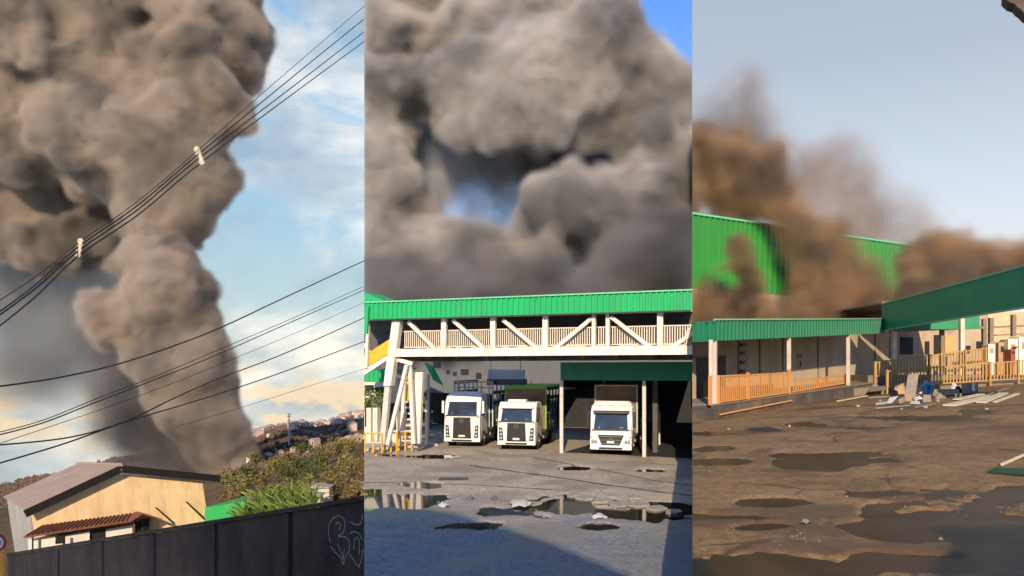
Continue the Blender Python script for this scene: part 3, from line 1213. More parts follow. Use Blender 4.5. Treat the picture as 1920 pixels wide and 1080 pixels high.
def ground_mat(name, c1, c2, c3, crack=(.02, .018, .016), wet=(.05, .04, .03), rough=.9, cs=1.1, wet_amt=.8, fine=1.0, crack_amt=.85, near=None, near_y=(19, 25)):
    """Worn asphalt: patches of several tones, grit, cracks between uneven plates, darker damp stains."""
    m = bpy.data.materials.new(name)
    m.use_nodes = True
    nt = m.node_tree
    N, L = nt.nodes, nt.links
    bs = N['Principled BSDF']
    tc = N.new('ShaderNodeTexCoord')

    def noise(s, d=8, r=.6, dist=0.0):
        n = N.new('ShaderNodeTexNoise')
        n.inputs['Scale'].default_value = s
        n.inputs['Detail'].default_value = d
        n.inputs['Roughness'].default_value = r
        n.inputs['Distortion'].default_value = dist
        L.new(tc.outputs['Object'], n.inputs[0])
        return n.outputs[0]

    def ramp(v, stops):
        r = N.new('ShaderNodeValToRGB')
        L.new(v, r.inputs[0])
        e = r.color_ramp.elements
        while len(e) < len(stops):
            e.new(.5)
        for q, (p, c) in zip(e, stops):
            q.position = p
            q.color = (c if isinstance(c, tuple) else (c, c, c)) + (1,)
        return r.outputs[0]

    def mix(f, a, b_, mode='MIX'):
        x = N.new('ShaderNodeMix')
        x.data_type = 'RGBA'
        x.blend_type = mode
        for i, v in ((0, f), (6, a), (7, b_)):
            if isinstance(v, (int, float)):
                x.inputs[i].default_value = v
            elif isinstance(v, tuple):
                x.inputs[i].default_value = v + (1,)
            else:
                L.new(v, x.inputs[i])
        return x.outputs[2]
    base = ramp(noise(.35, 9, .65), [(.30, c1), (.5, c2), (.72, c3)])
    if near:                                       # foreground shade put into the colour: darker, cooler towards the viewer
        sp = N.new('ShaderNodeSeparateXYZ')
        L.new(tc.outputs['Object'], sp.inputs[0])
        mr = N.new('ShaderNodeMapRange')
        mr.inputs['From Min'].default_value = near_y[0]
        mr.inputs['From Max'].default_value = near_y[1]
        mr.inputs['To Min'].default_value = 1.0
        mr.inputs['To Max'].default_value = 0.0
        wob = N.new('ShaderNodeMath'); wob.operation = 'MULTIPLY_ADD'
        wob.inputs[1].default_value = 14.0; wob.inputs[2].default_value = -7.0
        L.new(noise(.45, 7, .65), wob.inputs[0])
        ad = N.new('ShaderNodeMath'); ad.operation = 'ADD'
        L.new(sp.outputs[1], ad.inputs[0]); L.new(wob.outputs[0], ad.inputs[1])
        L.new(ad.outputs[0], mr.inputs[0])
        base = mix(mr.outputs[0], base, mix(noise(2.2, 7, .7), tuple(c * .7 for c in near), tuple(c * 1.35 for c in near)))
    grit = mix(1.0, ramp(noise(38 * fine, 3), [(.3, .62), (.7, 1.25)]), ramp(noise(6.5 * fine, 6, .75), [(.34, .62), (.5, 1.0), (.66, 1.22)]), 'MULTIPLY')
    c = mix(1.0, base, grit, 'MULTIPLY')
    vo = N.new('ShaderNodeTexVoronoi')
    vo.feature = 'DISTANCE_TO_EDGE'
    vo.inputs['Scale'].default_value = cs
    wv = N.new('ShaderNodeMix')
    wv.data_type = 'VECTOR'
    wv.inputs[0].default_value = .18
    nn = N.new('ShaderNodeTexNoise')
    nn.inputs['Scale'].default_value = 1.7
    nn.inputs['Detail'].default_value = 6
    L.new(tc.outputs['Object'], nn.inputs[0])
    L.new(tc.outputs['Object'], wv.inputs[4]); L.new(nn.outputs[1], wv.inputs[5])
    L.new(wv.outputs[1], vo.inputs['Vector'])
    ck = ramp(vo.outputs[0], [(0.0, 1.0), (.022, 0.0)])
    ckm = mix(1.0, ck, ramp(noise(.5, 4), [(.45, 0.0), (.6, crack_amt)]), 'MULTIPLY')
    c = mix(ckm, c, crack)
    st = ramp(noise(.42, 7, .6, .6), [(.50, 0.0), (.58, wet_amt), (1.0, wet_amt)])
    c = mix(st, c, wet)
    L.new(c, bs.inputs['Base Color'])
    rr = ramp(st, [(0.0, rough), (1.0, .45)])
    L.new(rr, bs.inputs['Roughness'])
    bs.inputs['Specular IOR Level'].default_value = .25
    bp = N.new('ShaderNodeBump')
    bp.inputs['Strength'].default_value = .9
    bp.inputs['Distance'].default_value = .03
    hsum = mix(.35, noise(16 * fine, 6), noise(3.0, 6))
    hs2 = mix(ckm, hsum, (0, 0, 0))
    L.new(hs2, bp.inputs['Height'])
    L.new(bp.outputs[0], bs.inputs['Normal'])
    return m


def water_mat(name, col, rough=.03, spec=.5):
    m = bpy.data.materials.new(name)
    m.use_nodes = True
    nt = m.node_tree
    N, L = nt.nodes, nt.links
    bs = N['Principled BSDF']
    tc = N.new('ShaderNodeTexCoord')
    no = N.new('ShaderNodeTexNoise')
    no.inputs['Scale'].default_value = 1.6
    no.inputs['Detail'].default_value = 5
    L.new(tc.outputs['Object'], no.inputs[0])
    rp = N.new('ShaderNodeValToRGB')
    rp.color_ramp.elements[0].position = .35
    rp.color_ramp.elements[1].position = .7
    rp.color_ramp.elements[0].color = col + (1,)
    rp.color_ramp.elements[1].color = tuple(c * 1.8 for c in col) + (1,)
    L.new(no.outputs[0], rp.inputs[0])
    L.new(rp.outputs[0], bs.inputs['Base Color'])
    bs.inputs['Roughness'].default_value = rough
    bs.inputs['Specular IOR Level'].default_value = spec
    n2 = N.new('ShaderNodeTexNoise')
    n2.inputs['Scale'].default_value = 5
    L.new(tc.outputs['Object'], n2.inputs[0])
    bp = N.new('ShaderNodeBump')
    bp.inputs['Strength'].default_value = .03
    bp.inputs['Distance'].default_value = .02
    L.new(n2.outputs[0], bp.inputs['Height'])
    L.new(bp.outputs[0], bs.inputs['Normal'])
    return m


m_base = pm('bare ground', (.16, .12, .085), rough=.95, var=.3, scale=.4)
bm = B()
bm.faces.new([bm.verts.new((x, y, -.42)) for x, y in ((-40, -60), (400, -60), (400, 400), (TL * 400 + 1, 400), (TL * 12 + .06, 12), (-40, 9))])
tag(link('ground', bm, m_base), kind='structure')
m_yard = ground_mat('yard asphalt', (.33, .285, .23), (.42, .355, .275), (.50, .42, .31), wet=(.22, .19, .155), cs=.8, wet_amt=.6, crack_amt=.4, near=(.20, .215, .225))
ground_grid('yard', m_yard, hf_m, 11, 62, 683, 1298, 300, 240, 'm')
m_pud = water_mat('muddy puddle water', (.022, .02, .014))
bm = B()
bm.faces.new([bm.verts.new(c) for c in ((TL * 11, 11, -.045), (TR * 11, 11, -.045), (TR * 60, 60, -.045), (TL * 60, 60, -.045))])
tag(link('puddle_water', bm, m_pud), kind='structure')

# --- frames
ROT = R(-21.5)
O_b = Vector(((735 - 960) / F * 38, 38, 0))
fr_b = Matrix.Translation(O_b) @ Matrix.Rotation(ROT, 4, 'Z')       # x along the footbridge to the right, -y towards the viewer


def bx(px, py=640, c=0.0):
    return on(fr_b, px, py, c)[0]


XL, XR = bx(679), bx(1303)
m_green = pm('green roof sheet', (.012, .40, .12), rough=.38, var=.07, scale=.8, dirt=(.05, .24, .11), dirt_amt=.6, dscale=1.6, streak=(1, 1, .18), spec=.45)
m_greenedge = pm('pale green roof edge', (.16, .55, .30), rough=.4, var=.08)
m_teal = pm('dark green fascia', (.012, .20, .085), rough=.45, var=.10, scale=.8, dirt=(.02, .12, .07), dirt_amt=.5)
m_truss = pm('cream white painted steel', (.78, .72, .64), rough=.5, var=.06, scale=1.5, dirt=(.42, .30, .2), dirt_amt=.5, dscale=2.2, streak=(1, 1, .3))
m_rail = pm('cream railing', (.72, .64, .52), rough=.5, var=.12, scale=2, dirt=(.40, .30, .2), dirt_amt=.5, dscale=2)
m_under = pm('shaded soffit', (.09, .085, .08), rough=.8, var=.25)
m_yel = pm('yellow painted steel', (.74, .43, .03), rough=.5, var=.12, dirt=(.35, .2, .04), dirt_amt=.5, dscale=1.5)
m_deck = pm('deck concrete', (.25, .23, .2), rough=.9, var=.2)

bridge = thing('footbridge', O_b, 'covered cream steel truss footbridge with bright green corrugated roof edge', 'footbridge')
bridge.rotation_euler = (0, 0, ROT)
ZT, ZFB, ZRT, ZD, ZC = 7.62, 6.80, 6.22, 5.30, 4.95
bm = B(); corrugated(bm, XL, XR, lambda x: ZFB, lambda x: ZT, y=-.55, pitch=.27, depth=.06)
link('roof_fascia', bm, m_green, bridge, frame=fr_b, zone='m')
bm = B(); box(bm, XL, XR, -.66, -.50, ZT + .004, ZT + .07)
link('roof_edge', bm, m_greenedge, bridge, frame=fr_b, zone='m')
bm = B(); hexa(bm, [(XL, -.5, ZT - .1), (XR, -.5, ZT - .1), (XR, 2.6, ZT + .15), (XL, 2.6, ZT + .15), (XL, -.5, ZT - .02), (XR, -.5, ZT - .02), (XR, 2.6, ZT + .23), (XL, 2.6, ZT + .23)])
link('roof', bm, m_green, bridge, frame=fr_b, zone='m')
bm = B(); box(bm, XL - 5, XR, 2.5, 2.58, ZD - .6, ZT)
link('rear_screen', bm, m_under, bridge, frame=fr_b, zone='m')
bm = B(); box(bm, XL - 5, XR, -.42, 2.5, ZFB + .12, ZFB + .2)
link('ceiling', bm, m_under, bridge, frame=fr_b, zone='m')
bm = B(); box(bm, bx(735), XR, -.12, .12, ZC, ZD)
link('bottom_chord', bm, m_truss, bridge, frame=fr_b, zone='m')
bm = B(); box(bm, bx(735), XR, -.16, -.123, ZC - .05, ZC + .05)
link('chord_lip', bm, m_truss, bridge, frame=fr_b, zone='m')
bm = B(); box(bm, XL, XR, -.1, .1, ZFB - .02, ZFB + .1)
link('top_chord', bm, m_truss, bridge, frame=fr_b, zone='m')
bm = B(); box(bm, bx(738), XR, .13, 2.48, ZC + .04, ZC + .2)
link('deck', bm, m_deck, bridge, frame=fr_b, zone='m')
for k in range(10):
    x = bx(745) + k * 1.6
    bm = B(); box(bm, x, x + .14, .14, 2.4, ZC - .18, ZC + .035)
    link('cross_beam', bm, m_under, bridge, frame=fr_b, zone='m')
bm = B(); box(bm, bx(742), XR, 2.3, 2.34, ZD + .05, ZRT - .05)
link('rear_parapet', bm, m_rail, bridge, frame=fr_b, zone='m')
verts_px = (833, 925, 1023, 1114, 1140, 1238)
for px in verts_px:
    x = bx(px)
    w = .085 if px in (1114, 1140) else .125
    bm = B(); box(bm, x - w, x + w, -.11, .11, ZD + .003, ZFB - .02, bevel=.012)
    link('post', bm, m_truss, bridge, frame=fr_b, zone='m')
for a, b_ in (((766, 603), (822, 660)), ((850, 600), (913, 658)), ((944, 600), (1012, 657)), ((1110, 597), (1036, 658)), ((1146, 594), (1226, 656)), ((1304, 622), (1252, 656))):
    xa, xb = bx(a[0]), bx(b_[0])
    za = on(fr_b, *a)[1]; zb = on(fr_b, *b_)[1]
    bm = B(); beam(bm, (xa, .0, za), (xb, .0, zb), .17, .22, up=Vector((0, 1, 0)))
    link('diagonal', bm, m_truss, bridge, frame=fr_b, zone='m')
bays = [bx(750)] + [bx(p) for p in verts_px] + [XR]
for a, b_ in zip(bays, bays[1:]):
    bm = B()
    box(bm, a + .1, b_ - .1, .20, .25, ZRT - .05, ZRT)
    box(bm, a + .1, b_ - .1, .20, .25, ZD + .06, ZD + .11)
    r_ = link('railing', bm, m_rail, bridge, frame=fr_b, zone='m')
    bm = B()
    x = a + .16
    while x < b_ - .12:
        box(bm, x - .024, x + .024, .21, .24, ZD + .112, ZRT - .052)
        x += .112
    q = link('baluster', bm, m_rail, r_, frame=fr_b, zone='m')
    q['kind'] = 'stuff'
bm = B()
box(bm, bx(750), XR, 2.2, 2.25, ZRT - .08, ZRT - .02)
x = bx(750)
while x < XR:
    box(bm, x - .025, x + .025, 2.21, 2.24, ZD + .1, ZRT - .085)
    x += .16
q = link('rear_railing', bm, m_rail, bridge, frame=fr_b, zone='m'); q['kind'] = 'stuff'


def strut(a, b_, w, d, name='strut', c=0.0, mat=None, w1=None):
    """Column between two photograph points on the plane y = c of the footbridge frame."""
    xa, za = on(fr_b, a[0], a[1], c)
    xb, zb = on(fr_b, b_[0], b_[1], c)
    w1 = w1 or w
    bm = B()
    hexa(bm, [(xb - w1, c - d, zb), (xb + w1, c - d, zb), (xb + w1, c + d, zb), (xb - w1, c + d, zb), (xa - w, c - d, za), (xa + w, c - d, za), (xa + w, c + d, za), (xa - w, c + d, za)])
    bmesh.ops.bevel(bm, geom=bm.edges[:], offset=.02, segments=1, affect='EDGES')
    return link(name, bm, mat or m_truss, bridge, frame=fr_b, zone='m')


strut((746, 601), (729, 724), .23, .2, 'main_column', -.02, w1=.22)
strut((728, 724), (718, 833), .15, .14, 'main_column', -.0, mat=m_pale)
strut((763, 684), (727, 834), .10, .1, c=.06)
strut((769, 686), (776, 832), .10, .1, c=.4)
strut((787, 698), (781, 832), .22, .12, c=.9)
strut((759, 708), (752, 832), .09, .08, c=1.6)
bm = B(); beam(bm, (on(fr_b, 735, 668)[0], .06, ZC - .1), (on(fr_b, 768, 684)[0], .3, 4.55), .16, .2); link('strut', bm, m_truss, bridge, frame=fr_b, zone='m')

# --- roof block that joins the footbridge at the left edge
lk = thing('stair_roof', P(700, 695, 41), 'bright green sloping stair roof joining the left end of the footbridge', 'roof')
bm = B()
ya = 1.2
pts = [on(fr_b, *p, ya) for p in ((676, 546), (738, 571), (738, 600), (676, 600))]
prism(bm, pts, ya, ya + 2.2)
link('roof_sheet', bm, m_green, lk, frame=fr_b, zone='m')
bm = B()
prism(bm, [on(fr_b, *p, -.72) for p in ((676, 575), (691, 575), (688, 626), (676, 626))], -.72, -.60)
link('end_fascia', bm, m_green, lk, frame=fr_b, zone='m')
bm = B(); prism(bm, [on(fr_b, *p, .3) for p in ((687, 604), (692, 604), (688, 690), (683, 690))], .3, .45)
link('post', bm, m_truss, lk, frame=fr_b, zone='m')

# --- stairs
st = thing('staircase', P(712, 832, 39), 'steel staircase with solid yellow side panels at the left of the footbridge', 'staircase')


def quadslab(par, name, pxs, c, th, mat):
    bm = B(); prism(bm, [on(fr_b, *p, c) for p in pxs], c, c + th)
    return link(name, bm, mat, par, frame=fr_b, zone='m')


quadslab(st, 'side_panel', ((680, 668), (733, 634), (733, 660), (680, 694)), .5, .05, m_yel)
quadslab(st, 'stringer', ((680, 695), (734, 661), (734, 670), (680, 705)), .42, .12, m_truss)
quadslab(st, 'handrail', ((684, 643), (714, 688), (710, 692), (680, 647)), 1.5, .06, m_truss)
quadslab(st, 'side_panel', ((757, 712), (766, 708), (797, 744), (797, 757), (790, 757)), 1.5, .05, m_yel)
quadslab(st, 'side_panel', ((757, 714), (770, 722), (770, 750), (757, 752)), 2.0, .05, m_yel)
quadslab(st, 'stringer', ((770, 748), (778, 748), (800, 772), (792, 772)), 1.4, .12, m_truss)
for k in range(7):
    y = 752 + k * 11
    quadslab(st, 'tread', ((757, y), (778, y), (778, y + 3), (757, y + 3)), 1.7, .5, m_rail)
quadslab(st, 'landing', ((738, 700), (762, 706), (762, 712), (738, 706)), 1.3, .9, m_truss)
for p in (758, 778, 797):
    quadslab(st, 'post', ((p, 750), (p + 2.5, 750), (p + 2.5, 832), (p, 832)), 2.3, .1, m_pale)

# --- small canopy and the things under it
cn = thing('canopy', P(705, 706, 42), 'small green corrugated canopy under the stair at the left edge', 'canopy')
bm = B(); corrugated(bm, on(fr_b, 676, 700, 3.2)[0], on(fr_b, 728, 700, 3.2)[0], lambda x: 3.55, lambda x: 4.22, y=3.2, pitch=.3, depth=.06)
link('fascia', bm, m_green, cn, frame=fr_b, zone='m')
bm = B(); hexa(bm, [(on(fr_b, 676, 700, 3.2)[0], 3.25, 4.1), (on(fr_b, 728, 700, 3.2)[0], 3.25, 4.1), (on(fr_b, 728, 700, 3.2)[0], 6.4, 4.3), (on(fr_b, 676, 700, 3.2)[0], 6.4, 4.3),
                    (on(fr_b, 676, 700, 3.2)[0], 3.25, 4.18), (on(fr_b, 728, 700, 3.2)[0], 3.25, 4.18), (on(fr_b, 728, 700, 3.2)[0], 6.4, 4.38), (on(fr_b, 676, 700, 3.2)[0], 6.4, 4.38)])
link('roof', bm, m_green, cn, frame=fr_b, zone='m')
kw = thing('kiosk', P(700, 800, 46), 'cream block kiosk with dark shelves behind the yellow guard rails', 'kiosk')
xk0, xk1 = on(fr_b, 676, 760, 5.5)[0], on(fr_b, 745, 760, 5.5)[0]
bm = B(); box(bm, xk0, xk1, 5.5, 6.2, .0, 4.2); link('wall', bm, m_white, kw, frame=fr_b, zone='m')
for (a, y0, b_, y1) in ((684, 722, 700, 736), (704, 726, 724, 742), (684, 746, 694, 800), (712, 756, 742, 806)):
    quadslab(kw, 'opening', ((a, y0), (b_, y0), (b_, y1), (a, y1)), 5.44, .058, m_dark)
for i, (px, lab) in enumerate(((691, 'white appliance carton left of its twin under the small canopy'), (703, 'white appliance carton right of its twin under the small canopy'))):
    t = thing('carton', P(px, 800, 42.4), lab, 'carton')
    x, z = on(fr_b, px, 789, 4.2)
    bm = B(); box(bm, x - .15, x + .15, 4.2, 4.6, .05, z + .75, bevel=.01); link('box', bm, m_white, t, frame=fr_b, zone='m')
    bm = B(); box(bm, x - .05, x + .05, 4.19, 4.2, .06, z + .75); link('tape', bm, m_rail, t, frame=fr_b, zone='m')
bush_m = leaf_mat('yellow green leaves', (.12, .16, .04))
t = thing('bush', P(695, 760, 43), 'leafy bush hanging over the top of the kiosk', 'bush')
bm = B()
for _ in range(240):
    p = fr_b @ Vector((on(fr_b, rm.uniform(680, 722), 700, 4.6)[0], 4.6 + rm.uniform(-.3, .3), rm.uniform(1.9, 3.1) + rm.uniform(-.2, .2)))
    a = Vector((rm.gauss(0, 1), rm.gauss(0, 1), rm.gauss(0, 1))).normalized() * .13
    e = a.cross(Vector((rm.gauss(0, 1), rm.gauss(0, 1), rm.gauss(0, 1)))).normalized() * .07
    bm.faces.new([bm.verts.new(p + w) for w in (-a, e, a, -e)])
link('foliage', bm, bush_m, t, frame=Matrix(), zone='m', normals=False)
# guard rails
for k, (a, b_, d) in enumerate(((684, 716, 38.2), (722, 744, 38.6), (748, 772, 39.2))):
    t = thing('guard_rail', P(a, 832, d), ['yellow tube guard rail left of the slanted column', 'yellow tube guard rail between the two slanted columns', 'yellow tube guard rail under the staircase'][k], 'guard rail')
    pa_, pb_ = P(a, 832, d), P(b_, 832, d - .2)
    pa_.z = pb_.z = 0
    for q in (pa_, pb_, (pa_ + pb_) / 2):
        bm = B(); tube(bm, [q, q + Vector((0, 0, 1.02))], .05, 8); link('post', bm, m_yel, t, frame=Matrix(), zone='m')
    for z in (1.0, .52):
        bm = B(); tube(bm, [pa_ + Vector((0, 0, z)), pb_ + Vector((0, 0, z))], .04, 8); link('rail', bm, m_yel if z > .9 else m_rail, t, frame=Matrix(), zone='m')

# --- pale kerb at the left
m_kerb = pm('pale kerb', (.55, .50, .43), rough=.85, var=.15, dirt=(.3, .25, .2), dirt_amt=.5, bump=.3)
bm = B()
ka, kb, kc, kd = P(676, 847, 38.7), P(822, 836, 41.7), P(800, 831, 43), P(676, 832, 43)
q = [Vector((v.x, v.y, 0)) for v in (ka, kb, kc, kd)]
hexa(bm, [(v.x, v.y, -.1) for v in q] + [(v.x, v.y, .13) for v in q])
bmesh.ops.bevel(bm, geom=bm.edges[:], offset=.03, segments=2, affect='EDGES')
tag(link('kerb', bm, m_kerb, zone='m'), kind='structure')

# --- rear building seen under the footbridge
rear = thing('warehouse', fr_b @ Vector((8, 17, 0)), 'grey plastered warehouse wall with small windows seen under the footbridge', 'warehouse')
m_grwall = pm('grey plaster', (.125, .135, .145), rough=.85, var=.1, dirt=(.10, .105, .11), dirt_amt=.6)
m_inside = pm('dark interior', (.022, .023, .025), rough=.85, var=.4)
xa, xb = on(fr_b, 676, 700, 15)[0], on(fr_b, 1053, 700, 15)[0]
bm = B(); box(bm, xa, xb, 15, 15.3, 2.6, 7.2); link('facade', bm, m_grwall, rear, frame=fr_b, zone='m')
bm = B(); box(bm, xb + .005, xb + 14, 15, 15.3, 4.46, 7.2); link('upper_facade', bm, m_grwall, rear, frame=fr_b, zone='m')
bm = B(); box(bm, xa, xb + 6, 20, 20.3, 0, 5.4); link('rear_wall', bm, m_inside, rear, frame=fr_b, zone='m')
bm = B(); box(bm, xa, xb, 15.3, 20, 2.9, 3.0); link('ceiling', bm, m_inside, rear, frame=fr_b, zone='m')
for (a, y0, b_, y1) in ((812, 678, 826, 690), (837, 694, 843, 701), (849, 697, 856, 704), (864, 692, 878, 703), (892, 699, 902, 710), (806, 640, 812, 646)):
    quadslab(rear, 'window', ((a, y0), (b_, y0), (b_, y1), (a, y1)), 14.95, .06, m_win)
for p in (805, 932, 1040):
    x = on(fr_b, p, 760, 15.0)[0]
    bm = B(); box(bm, x - .2, x + .2, 14.7, 14.95, 0, 2.6); link('pillar', bm, m_grwall, rear, frame=fr_b, zone='m')
for (a, b_) in ((800, 812), (905, 930), (1016, 1040)):
    t_ = quadslab(rear, 'stack_shelf', ((a, 770), (b_, 770), (b_, 774), (a, 774)), 18, .5, m_grwall)
    t_ = quadslab(rear, 'stack_shelf', ((a, 795), (b_, 795), (b_, 799), (a, 799)), 18, .5, m_grwall)
cnp = thing('side_canopy', fr_b @ Vector((3, 9, 0)), 'narrow green canopy edge running back beside the staircase', 'canopy')
bm = B()
xq = [on(fr_b, 796, 681, 5), on(fr_b, 813, 690, 7)]
hexa(bm, [tuple(P(*p)) for p in ((796, 690, 44), (808, 701, 50), (809, 701, 50.2), (797, 690, 44.2), (796, 681, 44), (826, 720, 50), (827, 720, 50.2), (797, 681, 44.2))])
bm.free()
bm = B(); prism(bm, [on(fr_b, *p, 8) for p in ((796, 680), (810, 689), (828, 722), (812, 712))], 8, 8.25)
link('fascia', bm, m_green, cnp, frame=fr_b, zone='m')
x, z = on(fr_b, 803, 720, 8.1)
bm = B(); box(bm, x - .06, x + .06, 8.05, 8.17, 0, z + .6); link('post', bm, m_pale, cnp, frame=fr_b, zone='m')
m_board = pm('pale grey blue board', (.52, .55, .60), rough=.5, var=.06, dirt=(.38, .4, .43), dirt_amt=.4)
bd = thing('hanging_board', fr_b @ Vector((6, 8, 4)), 'blank pale grey board hanging under the footbridge above the trucks', 'board')
quadslab(bd, 'panel', ((915, 693), (981, 693), (981, 710), (915, 710)), 7, .3, m_board)
quadslab(bd, 'lower_panel', ((913, 710.6), (985, 710.6), (985, 722), (913, 722)), 6.9, .3, m_grwall)
x0, z0 = on(fr_b, 920, 693, 7.1); x1, _ = on(fr_b, 976, 693, 7.1)
for x in (x0, x1):
    bm = B(); tube(bm, [(x, 7.1, z0), (x, 7.1, 7.2)], .03, 6); link('hanger', bm, m_pale, bd, frame=fr_b, zone='m')

# --- loading dock on the right
ROT_D = R(-24)
O_d = Vector((2.5, 38, 0))
fr_d = Matrix.Translation(O_d) @ Matrix.Rotation(ROT_D, 4, 'Z')
dock = thing('loading_dock', O_d, 'open loading dock with dark green fascia on thin posts under the footbridge', 'loading dock')
dock.rotation_euler = (0, 0, ROT_D)
xe = on(fr_d, 1304, 700)[0] + .8
bm = B(); box(bm, 0, xe, -.12, .0, 3.72, 4.62); link('fascia', bm, m_teal, dock, frame=fr_d, zone='m')
for k in range(4):
    x = .01 + k * xe / 4
    bm = B(); box(bm, x, x + .03, -.128, -.121, 3.72, 4.62); link('fascia_joint', bm, m_greenedge if k == 0 else m_teal, dock, frame=fr_d, zone='m')
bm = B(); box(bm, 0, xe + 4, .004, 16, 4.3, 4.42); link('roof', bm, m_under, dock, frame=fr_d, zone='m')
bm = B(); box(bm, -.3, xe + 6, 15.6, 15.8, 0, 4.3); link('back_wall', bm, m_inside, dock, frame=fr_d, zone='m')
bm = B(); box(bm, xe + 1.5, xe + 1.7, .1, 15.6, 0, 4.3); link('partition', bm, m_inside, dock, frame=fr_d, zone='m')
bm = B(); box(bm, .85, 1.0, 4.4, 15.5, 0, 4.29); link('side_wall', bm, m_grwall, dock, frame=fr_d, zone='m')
bm = B(); box(bm, .05, xe + 4, .35, 15.5, -.2, .03); link('dock_floor_shade', bm, m_inside, dock, frame=fr_d, zone='m')  # dark slab added where the dock floor lies in shade
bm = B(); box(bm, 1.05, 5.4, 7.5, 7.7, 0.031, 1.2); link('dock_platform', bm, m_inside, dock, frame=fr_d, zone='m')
for px, pyb in ((1053, 850), (1208, 860)):
    x = on(fr_d, px, 780, .08)[0]
    bm = B(); box(bm, x - .085, x + .085, .02, .16, 0, 3.72, bevel=.01); link('post', bm, m_pale, dock, frame=fr_d, zone='m')
bm = B(); box(bm, 1.05, 1.2, 5.0, 15.5, 3.2, 3.4); link('beam', bm, m_grwall, dock, frame=fr_d, zone='m')
for k in range(6):
    y = 5.0 + k * 1.8
    bm = B(); box(bm, 1.06, 1.18, y, y + .12, 0.9, 3.2); link('frame_post', bm, m_grwall, dock, frame=fr_d, zone='m')
    bm = B(); beam(bm, (1.12, y + .06, 3.2), (1.12, y + 1.8, .9), .07); link('frame_brace', bm, m_grwall, dock, frame=fr_d, zone='m')
x = on(fr_d, 1228, 780, 2.0)[0]
bm = B(); box(bm, x - .12, x + .12, 2.0, 2.3, 0, 4.3); link('inner_post', bm, m_under, dock, frame=fr_d, zone='m')
x = on(fr_d, 1236, 800, 6.0)[0]
bm = B(); box(bm, x - .05, x + .05, 6, 6.1, 0, 1.9); link('inner_post', bm, m_pale, dock, frame=fr_d, zone='m')

# --- trucks
m_cab = pm('white truck paint', (.80, .79, .76), rough=.28, var=.03, scale=1.2, dirt=(.55, .48, .40), dirt_amt=.35, dscale=1.1, coat=.3)
m_glass = pm('dark truck glass', (.028, .042, .07), rough=.06, var=.3, scale=1.5, spec=.8)
m_plast = pm('black grille plastic', (.022, .022, .024), rough=.5, var=.25, scale=8)
m_tyre = pm('tyre rubber', (.018, .017, .016), rough=.85, var=.3, scale=6)
m_rim = pm('dusty rim', (.26, .23, .2), rough=.5, var=.2, metal=.3)
m_lamp = pm('headlamp glass', (.42, .44, .47), rough=.12, var=.25, scale=14, spec=.8)
m_chrome = pm('chrome', (.62, .62, .62), rough=.2, var=.05, metal=.9)
m_plate = pm('pale number plate', (.62, .62, .60), rough=.4, var=.05)
m_amber = pm('amber lamp', (.7, .25, .03), rough=.3, var=.1)
m_boxbrown = pm('brown plywood board', (.20, .125, .075), rough=.75, var=.2, scale=1.5, dirt=(.12, .08, .05), dirt_amt=.5)
m_frameblue = pm('pale grey green frame steel', (.42, .46, .42), rough=.5, var=.12)
m_limeg = pm('lime green trim', (.16, .42, .05), rough=.5, var=.15)
m_tarp = pm('dark green tarpaulin', (.02, .05, .035), rough=.7, var=.35, scale=1.2)


def emblem_round(bm, r):
    """A ring with a V above a W."""
    tube(bm, [(math.cos(a) * r, 0, math.sin(a) * r) for a in [k * math.pi / 12 for k in range(25)]], r * .10, 5)
    for pts in (((-.42, .8), (0, .08), (.42, .8)), ((-.8, .35), (-.42, -.78), (0, .0), (.42, -.78), (.8, .35))):
        tube(bm, [(x * r, 0, z * r) for x, z in pts], r * .10, 5)


def emblem_star(bm, r):
    """A ring with a three-pointed star."""
    tube(bm, [(math.cos(a) * r, 0, math.sin(a) * r) for a in [k * math.pi / 12 for k in range(25)]], r * .09, 5)
    for a in (90, 210, 330):
        tube(bm, [(0, 0, 0), (math.cos(R(a)) * r * .95, 0, math.sin(R(a)) * r * .95)], r * .16, 5, r1=r * .03)


